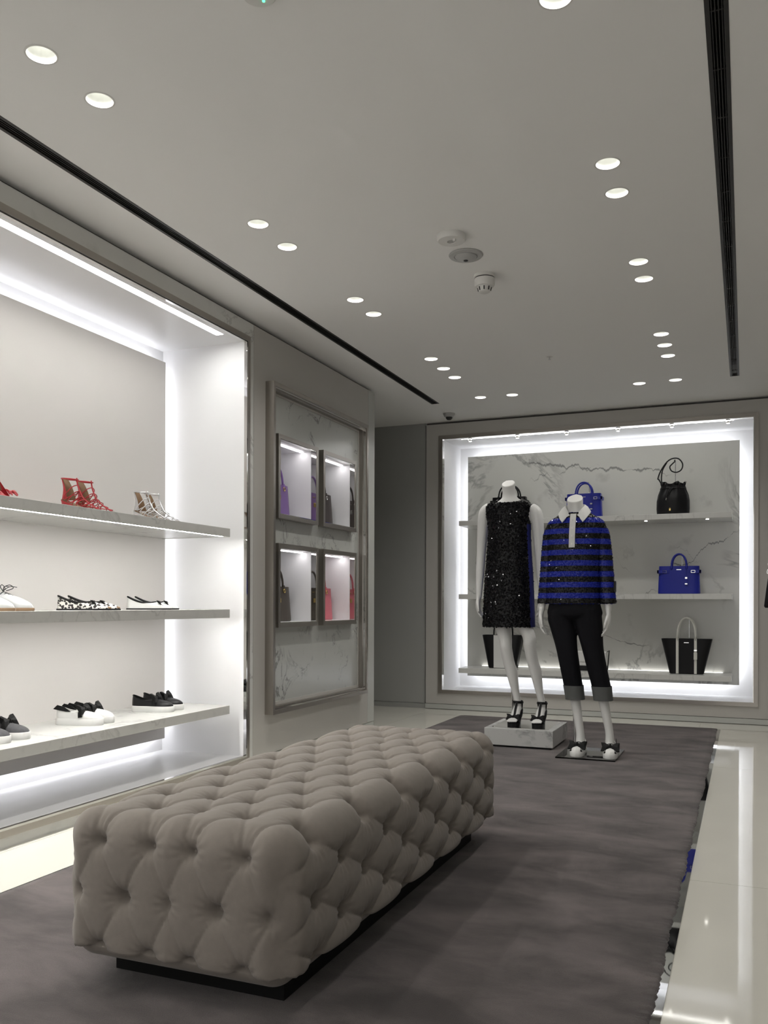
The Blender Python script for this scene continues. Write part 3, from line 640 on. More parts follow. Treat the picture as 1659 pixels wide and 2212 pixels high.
def hand(mb, wrist, side, s=1.0):
    """relaxed hanging hand below wrist; side=-1: on the figure's right (image left). thumb towards the front (-y)"""
    x, y, z = wrist
    W = lambda dx, dy, dz: (x + side * dx * s, y + dy * s, z + dz * s)
    mb.tube([W(0, 0, .02), W(.0, 0, -.005), W(.004, -.004, -.04), W(.002, -.008, -.08), W(-.002, -.010, -.098)], [(.016, .021), (.0165, .023), (.015, .034), (.014, .037), (.010, .034)], 12, ref=(1, 0, 0))
    for k, (dy, L, cu) in enumerate([(-.036, .068, .3), (-.018, .078, .45), (.002, .073, .6), (.020, .058, .75)]):
        p0 = W(-.001, dy, -.088); p1 = W(-.006 - .008 * cu, dy - .002, -.088 - L * .42); p2 = W(-.016 - .022 * cu, dy - .001, -.088 - L * .75); p3 = W(-.028 - .030 * cu, dy + .002, -.088 - L * .97)
        mb.tube([p0, p1, p2, p3], [.0092, .0085, .0075, .0055], 8)
    mb.tube([W(.0, -.026, -.03), W(-.008, -.047, -.062), W(-.014, -.055, -.088), W(-.018, -.054, -.110)], [.012, .0105, .009, .0065], 8)
def leg(mb, pts): mb.loft(interp_rings(pts, 5, 20))
def scatter(me_src, loc, count, size, tilt, name, mat, parent, keep=None):
    """joined little discs lying on a mesh"""
    me_src.calc_loop_triangles(); V = np.array([v.co[:] for v in me_src.vertices]); T = np.array([t.vertices[:] for t in me_src.loop_triangles])
    A, B, D = V[T[:, 0]], V[T[:, 1]], V[T[:, 2]]; cr = np.cross(B - A, D - A); ar = np.linalg.norm(cr, axis=1) + 1e-12; nn = cr / ar[:, None]
    if keep is not None:
        cen = (A + B + D) / 3; msk = keep(cen, nn); T, A, B, D, ar, nn = T[msk], A[msk], B[msk], D[msk], ar[msk], nn[msk]
    i = rng.choice(len(T), count, p=ar / ar.sum()); u = rng.random((count, 2)); sw = u.sum(1) > 1; u[sw] = 1 - u[sw]
    p = A[i] + (B[i] - A[i]) * u[:, :1] + (D[i] - A[i]) * u[:, 1:]; n = nn[i] + rng.normal(0, tilt, (count, 3)); n /= np.linalg.norm(n, axis=1)[:, None]
    ref = np.where(np.abs(n[:, 2:]) < .9, np.array([[0, 0, 1.]]), np.array([[1., 0, 0]])); e1 = np.cross(n, ref); e1 /= np.linalg.norm(e1, axis=1)[:, None]; e2 = np.cross(n, e1)
    p = p + nn[i] * (size * .35); k = 6; vs_ = []
    for j in range(k):
        a = 2 * PI * j / k; vs_.append(p + e1 * math.cos(a) * size + e2 * math.sin(a) * size)
    vv = np.stack(vs_, 1).reshape(-1, 3); ff = np.arange(count * k).reshape(count, k)
    me = bpy.data.meshes.new(name); me.from_pydata(vv.tolist(), [], ff.tolist()); me.materials.append(M[mat])
    o = bpy.data.objects.new(name, me); C.objects.link(o); o.parent = parent; o['kind'] = 'stuff'; return o
def shift_mesh(me, d):
    co = np.empty(len(me.vertices) * 3); me.vertices.foreach_get('co', co); co = co.reshape(-1, 3) - np.array(d); me.vertices.foreach_set('co', co.ravel()); me.update()
def put(me, name, mat, parent, world=True):
    if world:
        d = Vector((0, 0, 0)); q = parent
        while q is not None: d += q.location; q = q.parent
        shift_mesh(me, d[:])
    me.materials.clear(); me.materials.append(M[mat]); o = bpy.data.objects.new(name, me); C.objects.link(o); o.parent = parent; return o

# ---- marble plinth and first mannequin (sequinned dress)
PT = .142
pl = thing('marble_plinth', (-1.44, 6.2, .012), 'low grey-white marble block under the mannequin in the sequinned dress', 'plinth')
MB().cbox(-1.682, -1.203, 5.925, 6.445, .026, PT, .003).build('block', 'marble_block', pl, world=True)
MB().box(-1.665, -1.22, 5.945, 6.425, .012, .026).build('foot', 'black_satin', pl, world=True)
MB().cbox(-1.640, -1.245, 5.965, 6.42, PT, PT + .003, .001).build('steel_base_plate', 'polished', pl, world=True)
Y1 = 6.12
m1 = thing('mannequin', (-1.43, Y1, PT + .003), 'headless white mannequin in a black sequinned sleeveless dress on the marble plinth', 'mannequin')
mb = MB()
mb.loft(interp_rings([(-1.563, Y1 - .005, 1.858, .047, .047, .62), (-1.562, Y1, 1.82, .046, .047, .45), (-1.560, Y1 + .005, 1.785, .047, .05, .2), (-1.556, Y1 + .01, 1.752, .058, .058), (-1.553, Y1 + .012, 1.725, .10, .068), (-1.551, Y1 + .012, 1.695, .150, .078), (-1.550, Y1 + .01, 1.64, .160, .092), (-1.552, Y1 + .005, 1.55, .140, .100), (-1.556, Y1, 1.42, .118, .088), (-1.558, Y1, 1.30, .112, .082), (-1.556, Y1, 1.15, .145, .095), (-1.55, Y1, 1.0, .155, .10), (-1.545, Y1, .93, .11, .08)], 4, 28))
mb.tube(cat_spline([(-1.700, Y1 + .012, 1.690), (-1.738, Y1 + .01, 1.655), (-1.752, Y1 + .012, 1.56), (-1.768, Y1 + .02, 1.36), (-1.774, Y1 + .01, 1.22), (-1.775, Y1 - .01, 1.07), (-1.776, Y1 - .014, 1.04)], 5), [float(v) for v in np.interp(np.linspace(0, 6, 31), range(7), [.040, .044, .042, .033, .031, .021, .0185])], 16)
hand(mb, (-1.777, Y1 - .014, 1.045), -1, .92)
mb.tube(cat_spline([(-1.405, Y1 + .012, 1.675), (-1.368, Y1 + .01, 1.640), (-1.355, Y1 + .012, 1.55), (-1.345, Y1 + .02, 1.35), (-1.335, Y1 + .015, 1.22), (-1.325, Y1 - .0, 1.08), (-1.322, Y1 - .005, 1.05)], 5), [float(v) for v in np.interp(np.linspace(0, 6, 31), range(7), [.040, .044, .042, .033, .031, .021, .0185])], 16)
hand(mb, (-1.322, Y1 - .004, 1.055), 1, .92)
def fleg(h, k, a, toe):
    hx, kx, ax = h[0], k[0], a[0]
    leg(mb, [(hx, Y1 + .0, h[1], .075, .082), (hx * .6 + kx * .4, Y1 - .01, h[1] * .6 + k[1] * .4, .060, .066), (kx, Y1 - .025, k[1] + .06, .047, .052), (kx + .006, Y1 - .028, k[1], .043, .049), (kx * .75 + ax * .25, Y1 - .005, k[1] * .75 + a[1] * .25, .041, .048), (kx * .55 + ax * .45, Y1 + .012, k[1] * .58 + a[1] * .42, .042, .049), (kx * .25 + ax * .75, Y1 + .022, k[1] * .25 + a[1] * .75, .028, .033), (ax, Y1 + .022, a[1] + .012, .0235, .028), (ax, Y1 + .016, a[1] - .02, .026, .036)])
    mb.tube([(ax, Y1 + .05, a[1] - .035), (ax, Y1 + .02, a[1] - .02), (ax, Y1 - .03, a[1] - .045), (ax, Y1 - .075, a[1] - .085), (ax, Y1 - .115, toe + .022), (ax, Y1 - .145, toe + .012)], [(.020, .020), (.027, .032), (.030, .028), (.034, .021), (.038, .014), (.034, .010)], 14, ref=(1, 0, 0))
    for q in range(5): mb.tube([(ax - .028 + .0135 * q, Y1 - .135, toe + .014), (ax - .030 + .0145 * q, Y1 - .166 + .004 * abs(q - 1), toe + .010)], [.0085, .007], 8)
fleg((-1.618, .96), (-1.577, .69), (-1.496, .288), PT + .036); fleg((-1.478, .96), (-1.407, .71), (-1.324, .286), PT + .036)
put(remeshed(mb, .0048, 2), 'body', 'mannequin', m1)
# dress: blue ground with black sequinned front and back panels
DK = [(-1.559, Y1, .838, .186, .132), (-1.558, Y1, .95, .181, .130), (-1.557, Y1, 1.15, .172, .126), (-1.556, Y1, 1.32, .160, .118), (-1.556, Y1 + .004, 1.46, .151, .116), (-1.557, Y1 + .006, 1.56, .151, .114), (-1.559, Y1 + .010, 1.63, .163, .108), (-1.560, Y1 + .014, 1.685, .172, .094), (-1.560, Y1 + .014, 1.712, .152, .083), (-1.560, Y1 + .012, 1.735, .110, .073, .25), (-1.560, Y1 + .01, 1.742, .084, .068, .45)]
def panel(keys, a0, a1, grow, n=60, m=6, zmin=None, wav=0.0):
    K = [(x, y, z, rx + grow, ry + grow, *(r[5:] if len(r := (0,) * 5 + tuple(rest)) > 5 else ())) for x, y, z, rx, ry, *rest in keys]
    R_ = interp_rings(K, m, 120); j0, j1 = int(a0 / 360 * 120), int(a1 / 360 * 120)
    out = [[r[j % 120] for j in range(j0, j1 + 1)] for r in R_]
    if wav: out[0] = [(p[0], p[1], p[2] + wav * math.sin(i * 1.9) * rng.random()) for i, p in enumerate(out[0])]
    return MB().loft(out, False, False, closed=False)
dr = panel(DK, 0, 360, 0, wav=.004).build('dress', 'black_cloth', m1, 'all', world=True); plabel(dr, 'black sequinned shift dress with royal blue sides')
DB = [k for k in DK if k[2] < 1.6]
for a0, a1 in ((333, 381), (159, 198)): plabel(panel(DB, a0, a1, .0025).build('side_panel', 'blue_cloth', dr, 'all', world=True), 'royal blue side panel')
fp = panel(DK, 198, 333, .005, wav=.006).build('sequin_panel', 'black_cloth', dr, 'all', world=True)
bp_ = panel(DK, 21, 159, .005, wav=.006).build('sequin_panel', 'black_cloth', dr, 'all', world=True)
scatter(fp.data, None, 4600, .0056, .27, 'sequins', 'black_sequin', dr)
scatter(bp_.data, None, 1500, .0056, .27, 'sequins', 'black_sequin', dr)
def outline(L, W, toe='round', n=48):
    tx = [0, .02, .08, .2, .42, .64, .78, .9, .97, 1.0]
    ty = {'round': [0, .42, .68, .76, .76, .95, 1.0, .82, .5, 0], 'point': [0, .42, .68, .74, .68, .80, .72, .42, .19, 0]}[toe]
    out = []
    for k in range(n):
        ph = 2 * PI * k / n; xn = .5 - .5 * math.cos(ph); s_ = 1 if ph <= PI else -1
        out.append((L * xn, s_ * W / 2 * float(np.interp(xn, tx, ty))))
    return out
def bow(mb, c, wdt, hgt, th=.008, ax=(1, 0, 0), up=(0, 0, 1), tails=True):
    a, u = Vector(ax).normalized(), Vector(up).normalized(); f_ = a.cross(u); c = Vector(c)
    for s_ in (-1, 1):
        rings = []
        for t, hh in ((.03, .22), (.25, .5), (.6, .95), (1.0, 1.0)):
            p = c + a * s_ * wdt / 2 * t; rings.append([p + u * hgt / 2 * hh + f_ * th * .3, p + u * hgt * .12 * hh + f_ * th, p - u * hgt * .12 * hh + f_ * th, p - u * hgt / 2 * hh + f_ * th * .3, p - u * hgt / 2 * hh - f_ * th * .3, p - u * hgt * .1 * hh - f_ * th * .7, p + u * hgt * .1 * hh - f_ * th * .7, p + u * hgt / 2 * hh - f_ * th * .3])
        rings[-1] = [p + a * s_ * (-wdt * .10 if i in (1, 2, 5, 6) else 0) for i, p in enumerate(rings[-1])]
        mb.loft(rings)
        if tails: mb.loft([[c + a * s_ * wdt * .02 + f_ * th * .4, c + a * s_ * wdt * .12 + f_ * th * .4, c + a * s_ * wdt * .12 - f_ * th * .2, c + a * s_ * wdt * .02 - f_ * th * .2], [p - u * hgt * .75 + a * s_ * wdt * .22 for p in (c + a * s_ * .0 + f_ * th * .5, c + a * s_ * wdt * .12 + f_ * th * .5, c + a * s_ * wdt * .12 - f_ * th * .1, c - f_ * th * .1)]])
    mb.ell(c + f_ * th * .4, (wdt * .09, wdt * .09, hgt * .24), 10, 6); return mb
# heeled sandals
for ax_i, nm in ((-1.496, 'right'), (-1.324, 'left')):
    zt = PT + .003; s = thing('heeled_sandal', (ax_i, Y1, zt)); s.parent = m1; s.location = Vector((ax_i, Y1, zt)) - m1.location; s.name = 'heeled_sandal'
    ol = outline(.235, .088); prof = lambda x: .032 if x > .14 else .032 + .088 * (1 - x / .14) ** 1.3   # x from heel
    top = [(y, .075 - x + .0, prof(x)) for x, y in ol]; bot = [(y * .97, .075 - x, 0.0 if x > .115 else prof(x) - .012) for x, y in ol]
    mb = MB().loft([bot, top]); mb.tube([(0, .055, .112), (0, .052, .06), (0, .047, .0)], [.022, .016, .013], 12); mb.build('platform_sole', 'black_leather', s, True)
    mb = MB(); mb.tube([(.034 * math.cos(a), .028 + .040 * math.sin(a), .158 - .004 * math.sin(a)) for a in np.linspace(0, 2 * PI, 24, endpoint=False)], (.010, .003) and [(.009, .004)] * 24, 8, ref=(0, 0, 1), closed=True); mb.build('ankle_strap', 'black_leather', s, True)
    MB().tube(cat_spline([(0, -.015, .160), (0, -.045, .125), (0, -.075, .085), (0, -.098, .068)], 4), [(.0085, .003)] * 13, 8, ref=(1, 0, 0)).build('t_strap', 'black_leather', s, True)
    MB().tube(cat_spline([(-.042, -.100, .03), (-.034, -.102, .055), (0, -.104, .066), (.034, -.102, .055), (.042, -.100, .03)], 4), [(.016, .003)] * 17, 8, ref=(0, 1, 0)).build('toe_strap', 'black_leather', s, True)
    hc = [[(-.030, .03, .118), (-.026, .055, .115), (0, .073, .113), (.026, .055, .115), (.030, .03, .118)], [(-.034, .025, .150), (-.028, .058, .152), (0, .072, .158), (.028, .058, .152), (.034, .025, .150)], [(-.034, .028, .165), (-.027, .055, .168), (0, .068, .172), (.027, .055, .168), (.034, .028, .165)]]
    MB().loft(hc, False, False, False).build('heel_counter', 'black_leather', s, 'all')
    bow(MB(), (0, -.118, .070), .10, .045, .008, (1, 0, 0), (0, .5, .86)).build('bow', 'black_satin', s)
MB().tube([(-1.545, Y1 + .07, PT + .003), (-1.555, Y1 + .06, .62)], .007, 10).build('support_rod', 'chrome', m1, True, world=True)

# ---- second mannequin (striped top, cropped trousers)
Y2 = 5.84
bs = tag(MB().cbox(-1.13, -.755, 5.64, 6.10, .012, .022, .001).build('glass_plate', 'glass', None), 'clear glass plate on the carpet under the mannequin in white sneakers', 'plate')
ZB = .022
m2 = thing('mannequin', (-.95, Y2, ZB), 'headless white mannequin in a blue and black striped sequin top with cropped black trousers', 'mannequin')
mb = MB()
mb.loft(interp_rings([(-1.043, Y2 - .01, 1.697, .0515, .051, .62), (-1.042, Y2 - .005, 1.66, .051, .051, .45), (-1.04, Y2, 1.625, .051, .052, .2), (-1.038, Y2 + .005, 1.59, .062, .058), (-1.037, Y2 + .01, 1.565, .11, .068), (-1.038, Y2 + .01, 1.53, .155, .08), (-1.04, Y2 + .005, 1.45, .15, .092), (-1.045, Y2, 1.3, .122, .085), (-1.05, Y2, 1.15, .115, .08), (-1.052, Y2, 1.03, .13, .085), (-1.05, Y2, .93, .12, .08)], 4, 28))
for sd, P_ in ((-1, [(-1.18, Y2 + .01, 1.525), (-1.212, Y2 + .012, 1.42), (-1.232, Y2 + .01, 1.26), (-1.248, Y2 - .02, 1.06), (-1.256, Y2 - .035, .955)]), (1, [(-.90, Y2 + .01, 1.515), (-.862, Y2 + .012, 1.42), (-.842, Y2 + .01, 1.26), (-.826, Y2 - .02, 1.06), (-.822, Y2 - .035, .955)])):
    mb.tube(cat_spline(P_, 5), [float(v) for v in np.interp(np.linspace(0, 4, 21), range(5), [.042, .040, .034, .027, .0195])], 16)
    hand(mb, (P_[-1][0], P_[-1][1] - .002, P_[-1][2] - .0), sd, 1.0)
L2 = [((-1.128, .95), (-1.094, .715), (-1.050, .42), (-1.008, .178)), ((-.958, .95), (-.925, .715), (-.868, .42), (-.820, .186))]
for h, k, c, a in L2:
    leg(mb, [(h[0], Y2, h[1], .065, .075), (k[0], Y2 - .02, k[1], .045, .05), (k[0] * .5 + c[0] * .5, Y2 + .005, .57, .045, .05), (c[0], Y2 + .012, c[1], .037, .043), (a[0] * .6 + c[0] * .4, Y2 + .012, .27, .029, .034), (a[0], Y2 + .012, a[1] - .02, .0265, .033), (a[0] + .003, Y2 + .008, .10, .030, .040), (a[0] + .004, Y2 - .005, .06, .030, .055)])
    mb.tube([(a[0] + .004, Y2 + .04, .06), (a[0] + .004, Y2, .075), (a[0] + .005, Y2 - .06, .07), (a[0] + .006, Y2 - .11, .058)], [(.024, .025), (.028, .035), (.028, .022), (.03, .014)], 12, ref=(1, 0, 0))
put(remeshed(mb, .0048, 2), 'body', 'mannequin', m2)
# trousers
def trouser_mesh():
    mb = MB(); mb.loft(interp_rings([(-1.047, Y2, 1.06, .150, .112), (-1.045, Y2, .99, .168, .118), (-1.043, Y2, .93, .176, .115), (-1.043, Y2, .90, .12, .08)], 4, 32, 2.4))
    for (h, k, c, a), so in zip(L2, (-1, 1)):
        hx = h[0] + (.0)
        mb.loft(interp_rings([(hx, Y2, .97, .082, .108), (hx, Y2, .90, .090, .106), (h[0] * .6 + k[0] * .4, Y2 - .006, .83, .083, .096), (k[0], Y2 - .014, .715, .069, .080), (k[0] * .55 + c[0] * .45, Y2 + .0, .585, .064, .074), (c[0] - .004, Y2 + .008, .465, .0605, .070), (c[0], Y2 + .010, .43, .059, .068)], 5, 28, 2.3))
    return mb
me = remeshed(trouser_mesh(), .007, 3); tr = put(me, 'trousers', 'denim', m2); plabel(tr, 'black cropped denim trousers')
for (h, k, c, a) in L2:
    R_ = interp_rings([(c[0] + .009, Y2 + .010, .374, .0615, .070), (c[0] + .003, Y2 + .010, .42, .0625, .0715), (c[0] - .003, Y2 + .009, .466, .0645, .0735)], 4, 28, 2.6)
    R_in = interp_rings([(c[0] - .003, Y2 + .009, .462, .0615, .0705), (c[0] + .009, Y2 + .010, .376, .056, .064)], 4, 28, 2.6)
    o = MB().loft(R_ + R_in + [R_[0]], False, False).build('cuff', 'denim_in', tr, True, world=True); plabel(o, 'grey turned-up cuff')
# striped top
def top_mesh():
    mb = MB(); mb.loft(interp_rings([(-1.056, Y2, 1.002, .182, .130), (-1.053, Y2, 1.10, .180, .130), (-1.048, Y2, 1.25, .176, .128), (-1.043, Y2 + .002, 1.40, .182, .124), (-1.040, Y2 + .008, 1.49, .192, .112), (-1.039, Y2 + .01, 1.54, .180, .096), (-1.039, Y2 + .01, 1.572, .135, .082), (-1.040, Y2 + .008, 1.60, .088, .070)], 5, 40, 2.25))
    return mb
me = remeshed(top_mesh(), .006, 4); tp = put(me, 'striped_top', 'stripe', m2); plabel(tp, 'royal blue and black striped sequin top')
scatter(tp.data, None, 7000, .0042, .24, 'sequins', 'stripe_sequin', tp, keep=lambda c, n: (n[:, 1] < .35) & (n[:, 2] > -.6))
SLV = [[(-1.150, Y2 + .01, 1.545), (-1.188, Y2 + .012, 1.49), (-1.208, Y2 + .012, 1.38), (-1.222, Y2 + .008, 1.22), (-1.230, Y2 - .004, 1.09), (-1.235, Y2 - .014, 1.006)], [(-.925, Y2 + .01, 1.540), (-.888, Y2 + .012, 1.485), (-.866, Y2 + .012, 1.38), (-.848, Y2 + .008, 1.22), (-.834, Y2 - .004, 1.09), (-.826, Y2 - .014, 1.003)]]
for P_ in SLV:
    K = [(x, y, z, r, r * 1.12) for (x, y, z), r in zip(P_, [.045, .057, .055, .052, .051, .053])]
    sl = put(remeshed(MB().loft(interp_rings(K, 5, 24)), .006, 2), 'sleeve', 'stripe', tp)
    scatter(sl.data, None, 1300, .0042, .24, 'sequins', 'stripe_sequin', tp, keep=lambda c, n: n[:, 1] < .35)
# collar and placket
def cpt(a, r, z, yo=0): return (-1.040 + r * math.sin(a), Y2 + .006 - r * math.cos(a) * 1.0 + yo, z)
NC = [(.018, -.070, 1.583), (.045, -.052, 1.618), (.062, -.012, 1.648), (.050, .035, 1.660), (0, .058, 1.662)]
OC = [(.066, -.113, 1.532), (.089, -.088, 1.564), (.104, -.030, 1.602), (.082, .055, 1.614), (0, .092, 1.614)]
mb = MB()
for sg in (-1, 1):
    W_ = lambda p, dz=0: (-1.042 + sg * p[0], Y2 + .006 + p[1], p[2] + dz)
    nc, oc = cat_spline([W_(p) for p in NC], 4), cat_spline([W_(p) for p in OC], 4)
    md = [(a_ * .5 + b_ * .5) + Vector((0, -.004, .008)) for a_, b_ in zip(nc, oc)]; inn = [Vector((p.x * .9 + -1.042 * .1, p.y * .9 + (Y2 + .006) * .1, p.z - .05)) for p in nc]
    mb.loft([inn, nc, md, oc, [p + Vector((0, .003, -.004)) for p in oc], [p + Vector((0, .003, -.004)) for p in md]], False, False, False)
mb.build('collar', 'white_cloth', tp, True, world=True)
PK = []
for i in range(9):
    z = 1.588 - i * .0278; yk = float(np.interp(z, [1.36, 1.45, 1.52, 1.56, 1.59], [Y2 - .131, Y2 - .122, Y2 - .104, Y2 - .088, Y2 - .074]))
    wk = .019; x = -1.040; PK.append([(x - wk, yk, z), (x - wk, yk - .006, z), (x + wk, yk - .006, z), (x + wk, yk, z)])
pk = MB().loft(PK).build('placket', 'white_cloth', tp, world=True)
for i in range(4):
    z = 1.545 - i * .052; yk = float(np.interp(z, [1.36, 1.45, 1.52, 1.56, 1.59], [Y2 - .137, Y2 - .128, Y2 - .110, Y2 - .094, Y2 - .080]))
    MB().tube([(-1.040, yk + .001, z), (-1.040, yk - .003, z)], .0065, 12).build('button', 'plastic', pk, world=True)
MB().box(-.789, -.776, Y2 - .03, Y2 - .005, 1.08, 1.15).build('cuff_tab', 'black_leather', tp, world=True)
MB().tube([(-1.06, Y2 + .10, ZB), (-1.07, Y2 + .09, .66)], .008, 10).build('support_rod', 'chrome', m2, True, world=True)

# ================================================================== shoes
def band(ol, z0, xh, xv, wt, hz, vz, dip, toe_h, seg=7, inset=0.0, zlow=None):
    """upper between the sole outline and the foot opening"""
    n = len(ol); L = max(p[0] for p in ol); rings = []
    for s_ in range(seg + 1):
        t = s_ / seg; r = []
        for k, (x, y) in enumerate(ol):
            ph = 2 * PI * k / n; xn = .5 - .5 * math.cos(ph); sg = math.sin(ph)
            tx = xh + (xv - xh) * xn; ty = wt / 2 * sg * (1 - .25 * xn) if abs(sg) > 1e-9 else 0
            tz = hz + (vz - hz) * xn - dip * math.sin(PI * xn)
            kx = x * .995 - .0 * xn; ky = y * 1.02; kz = z0 + (max(tz, z0 + toe_h * xn) - z0) * (.62 + .25 * xn) if xn < .55 else z0 + (toe_h * (.9 + .5 * (1 - xn)))
            bx, by, bz = (1 - t) ** 2 * x + 2 * t * (1 - t) * kx + t * t * tx, (1 - t) ** 2 * y + 2 * t * (1 - t) * ky + t * t * ty, (1 - t) ** 2 * z0 + 2 * t * (1 - t) * kz + t * t * tz
            if inset:
                cxm = L * .45; f_ = 1 - inset / max(.02, math.hypot(bx - cxm, by)); bx, by, bz = cxm + (bx - cxm) * f_, by * f_, bz - inset * .4
            r.append((bx, by, bz))
        rings.append(r)
    return rings
def sole_mesh(ol, z0, z1, grow=1.0, rock=0.0):
    L = max(p[0] for p in ol); f = lambda p, z: (L * .5 + (p[0] - L * .5) * grow, p[1] * grow, z + rock * max(0, p[0] / L - .75) ** 2 * 16)
    return MB().loft([[f((L * .5 + (p[0] - L * .5) * .985, p[1] * .97), z0) for p in ol], [f(p, z0 + .004) for p in ol], [f(p, z1 - .003) for p in ol], [f((L * .5 + (p[0] - L * .5) * .985, p[1] * .97), z1) for p in ol]])
def closed_shoe(root, L, W, toe, sole_t, hz, vz, xv, dip, toe_h, wt, m_sole, m_up, m_in, rock=0.0, heel=None, edge=None, er=.0025):
    ol = outline(L, W, toe); ou = [(L * .5 + (x - L * .5) * .965, y * .93) for x, y in ol]; z0 = sole_t - .001
    sole_mesh(ol, 0 if not heel else heel * .0, sole_t, 1.0, rock).build('sole', m_sole, root, True)
    R_ = band(ou, z0, .008 * L / .25, xv * L, wt, hz, vz, dip, toe_h); MB().loft(R_, False, False).build('upper', m_up, root, 'all')
    Ri = band(ou, z0, .008 * L / .25, xv * L, wt, hz, vz, dip, toe_h, inset=.004)
    mb = MB().loft(Ri, True, False); mb.build('lining', m_in, root, 'all')
    rim = [tuple(p) for p in R_[-1]]; MB().tube(rim, er, 6, closed=True).build('binding', edge or m_in, root, 'all')
    return R_
def sneaker(loc, rz, label, m_up, m_in, m_bow, L=.25, ear=None, group=None, parent=None, bw=(.146, .078, .108, .058)):
    s = thing('slip_on_sneaker', loc, label, 'shoe' if not parent else None, rz, group)
    if parent: s.parent = parent; s.location = Vector(loc) - parent.location
    closed_shoe(s, L, .092, 'round', .032, .090, .072, .52, .014, .030, .064, 'rubber', m_up, m_in, edge=m_in)
    mb = bow(MB(), (bw[0], 0, bw[1]), bw[2], bw[3], .012, (0, 1, 0), (-.8, 0, .6) if parent else (-.55, 0, .83)); mb.build('bow', m_bow, s)
    MB().tube(cat_spline([(.150, -.046, .040), (.146, -.036, .066), (.146, 0, .082), (.146, .036, .066), (.150, .046, .040)], 4), [(.011, .002)] * 17, 6, ref=(1, 0, 0)).build('strap', m_bow, s)
    if ear:
        for sg in (-1, 1):
            e = [(-.010, 0, .0), (.0, .0, .0), (.0, .0, .0)]
            MB().loft([[(x, sg * (.030 + .004 * i), z) for x, z in q] for i, q in enumerate([[(.000, .078), (.022, .098), (.058, .090), (.094, .066), (.070, .066), (.030, .072)]] * 2)]).build('tongue_flap', ear, s)
    return s
def flat_shoe(loc, rz, label, m_up, m_in, m_bow, m_sole, L=.245, group=None, toe_cap=None):
    s = thing('ballet_flat', loc, label, 'shoe', rz, group)
    closed_shoe(s, L, .082, 'point', .008, .070, .042, .64, .016, .022, .060, m_sole, m_up, m_in, edge='black_satin', er=.0045)
    MB().prism([(x, y * .95) for x, y in outline(.055, .060, 'round')], -.0, .0075).build('heel', m_sole, s)
    bow(MB(), (.175, 0, .038), .062, .034, .006, (0, 1, 0), (-.75, 0, .66)).build('bow', m_bow, s)
    if toe_cap: MB().ell((L - .020, 0, .012), (.018, .010, .007), 12, 8).build('toe_cap', toe_cap, s, 'all')
    return s
def oxford(loc, rz, label, group=None):
    s = thing('lace_up_shoe', loc, label, 'shoe', rz, group)
    closed_shoe(s, .265, .094, 'round', .014, .075, .080, .46, .006, .040, .058, 'tan', 'silver_cloth', 'lace', edge='silver_cloth')
    for i in range(5):
        t = i / 4; x = .125 + .055 * t; z = .083 - .022 * t
        MB().tube(cat_spline([(x - .006, -.024, z - .014), (x, 0, z + .002), (x + .008, .024, z - .014)], 3), .0018, 6).build('lace', 'lace', s)
    for sg in (-1, 1):
        MB().tube(cat_spline([(.122, 0, .086), (.118, sg * .014, .104), (.135, sg * .032, .114), (.150, sg * .034, .100), (.130, sg * .010, .088)], 5), .0018, 6).build('lace_loop', 'lace', s)
        MB().tube(cat_spline([(.122, 0, .086), (.140, sg * .02, .106), (.170, sg * .03, .104)], 5), .0016, 6).build('lace_end', 'lace', s)
    return s
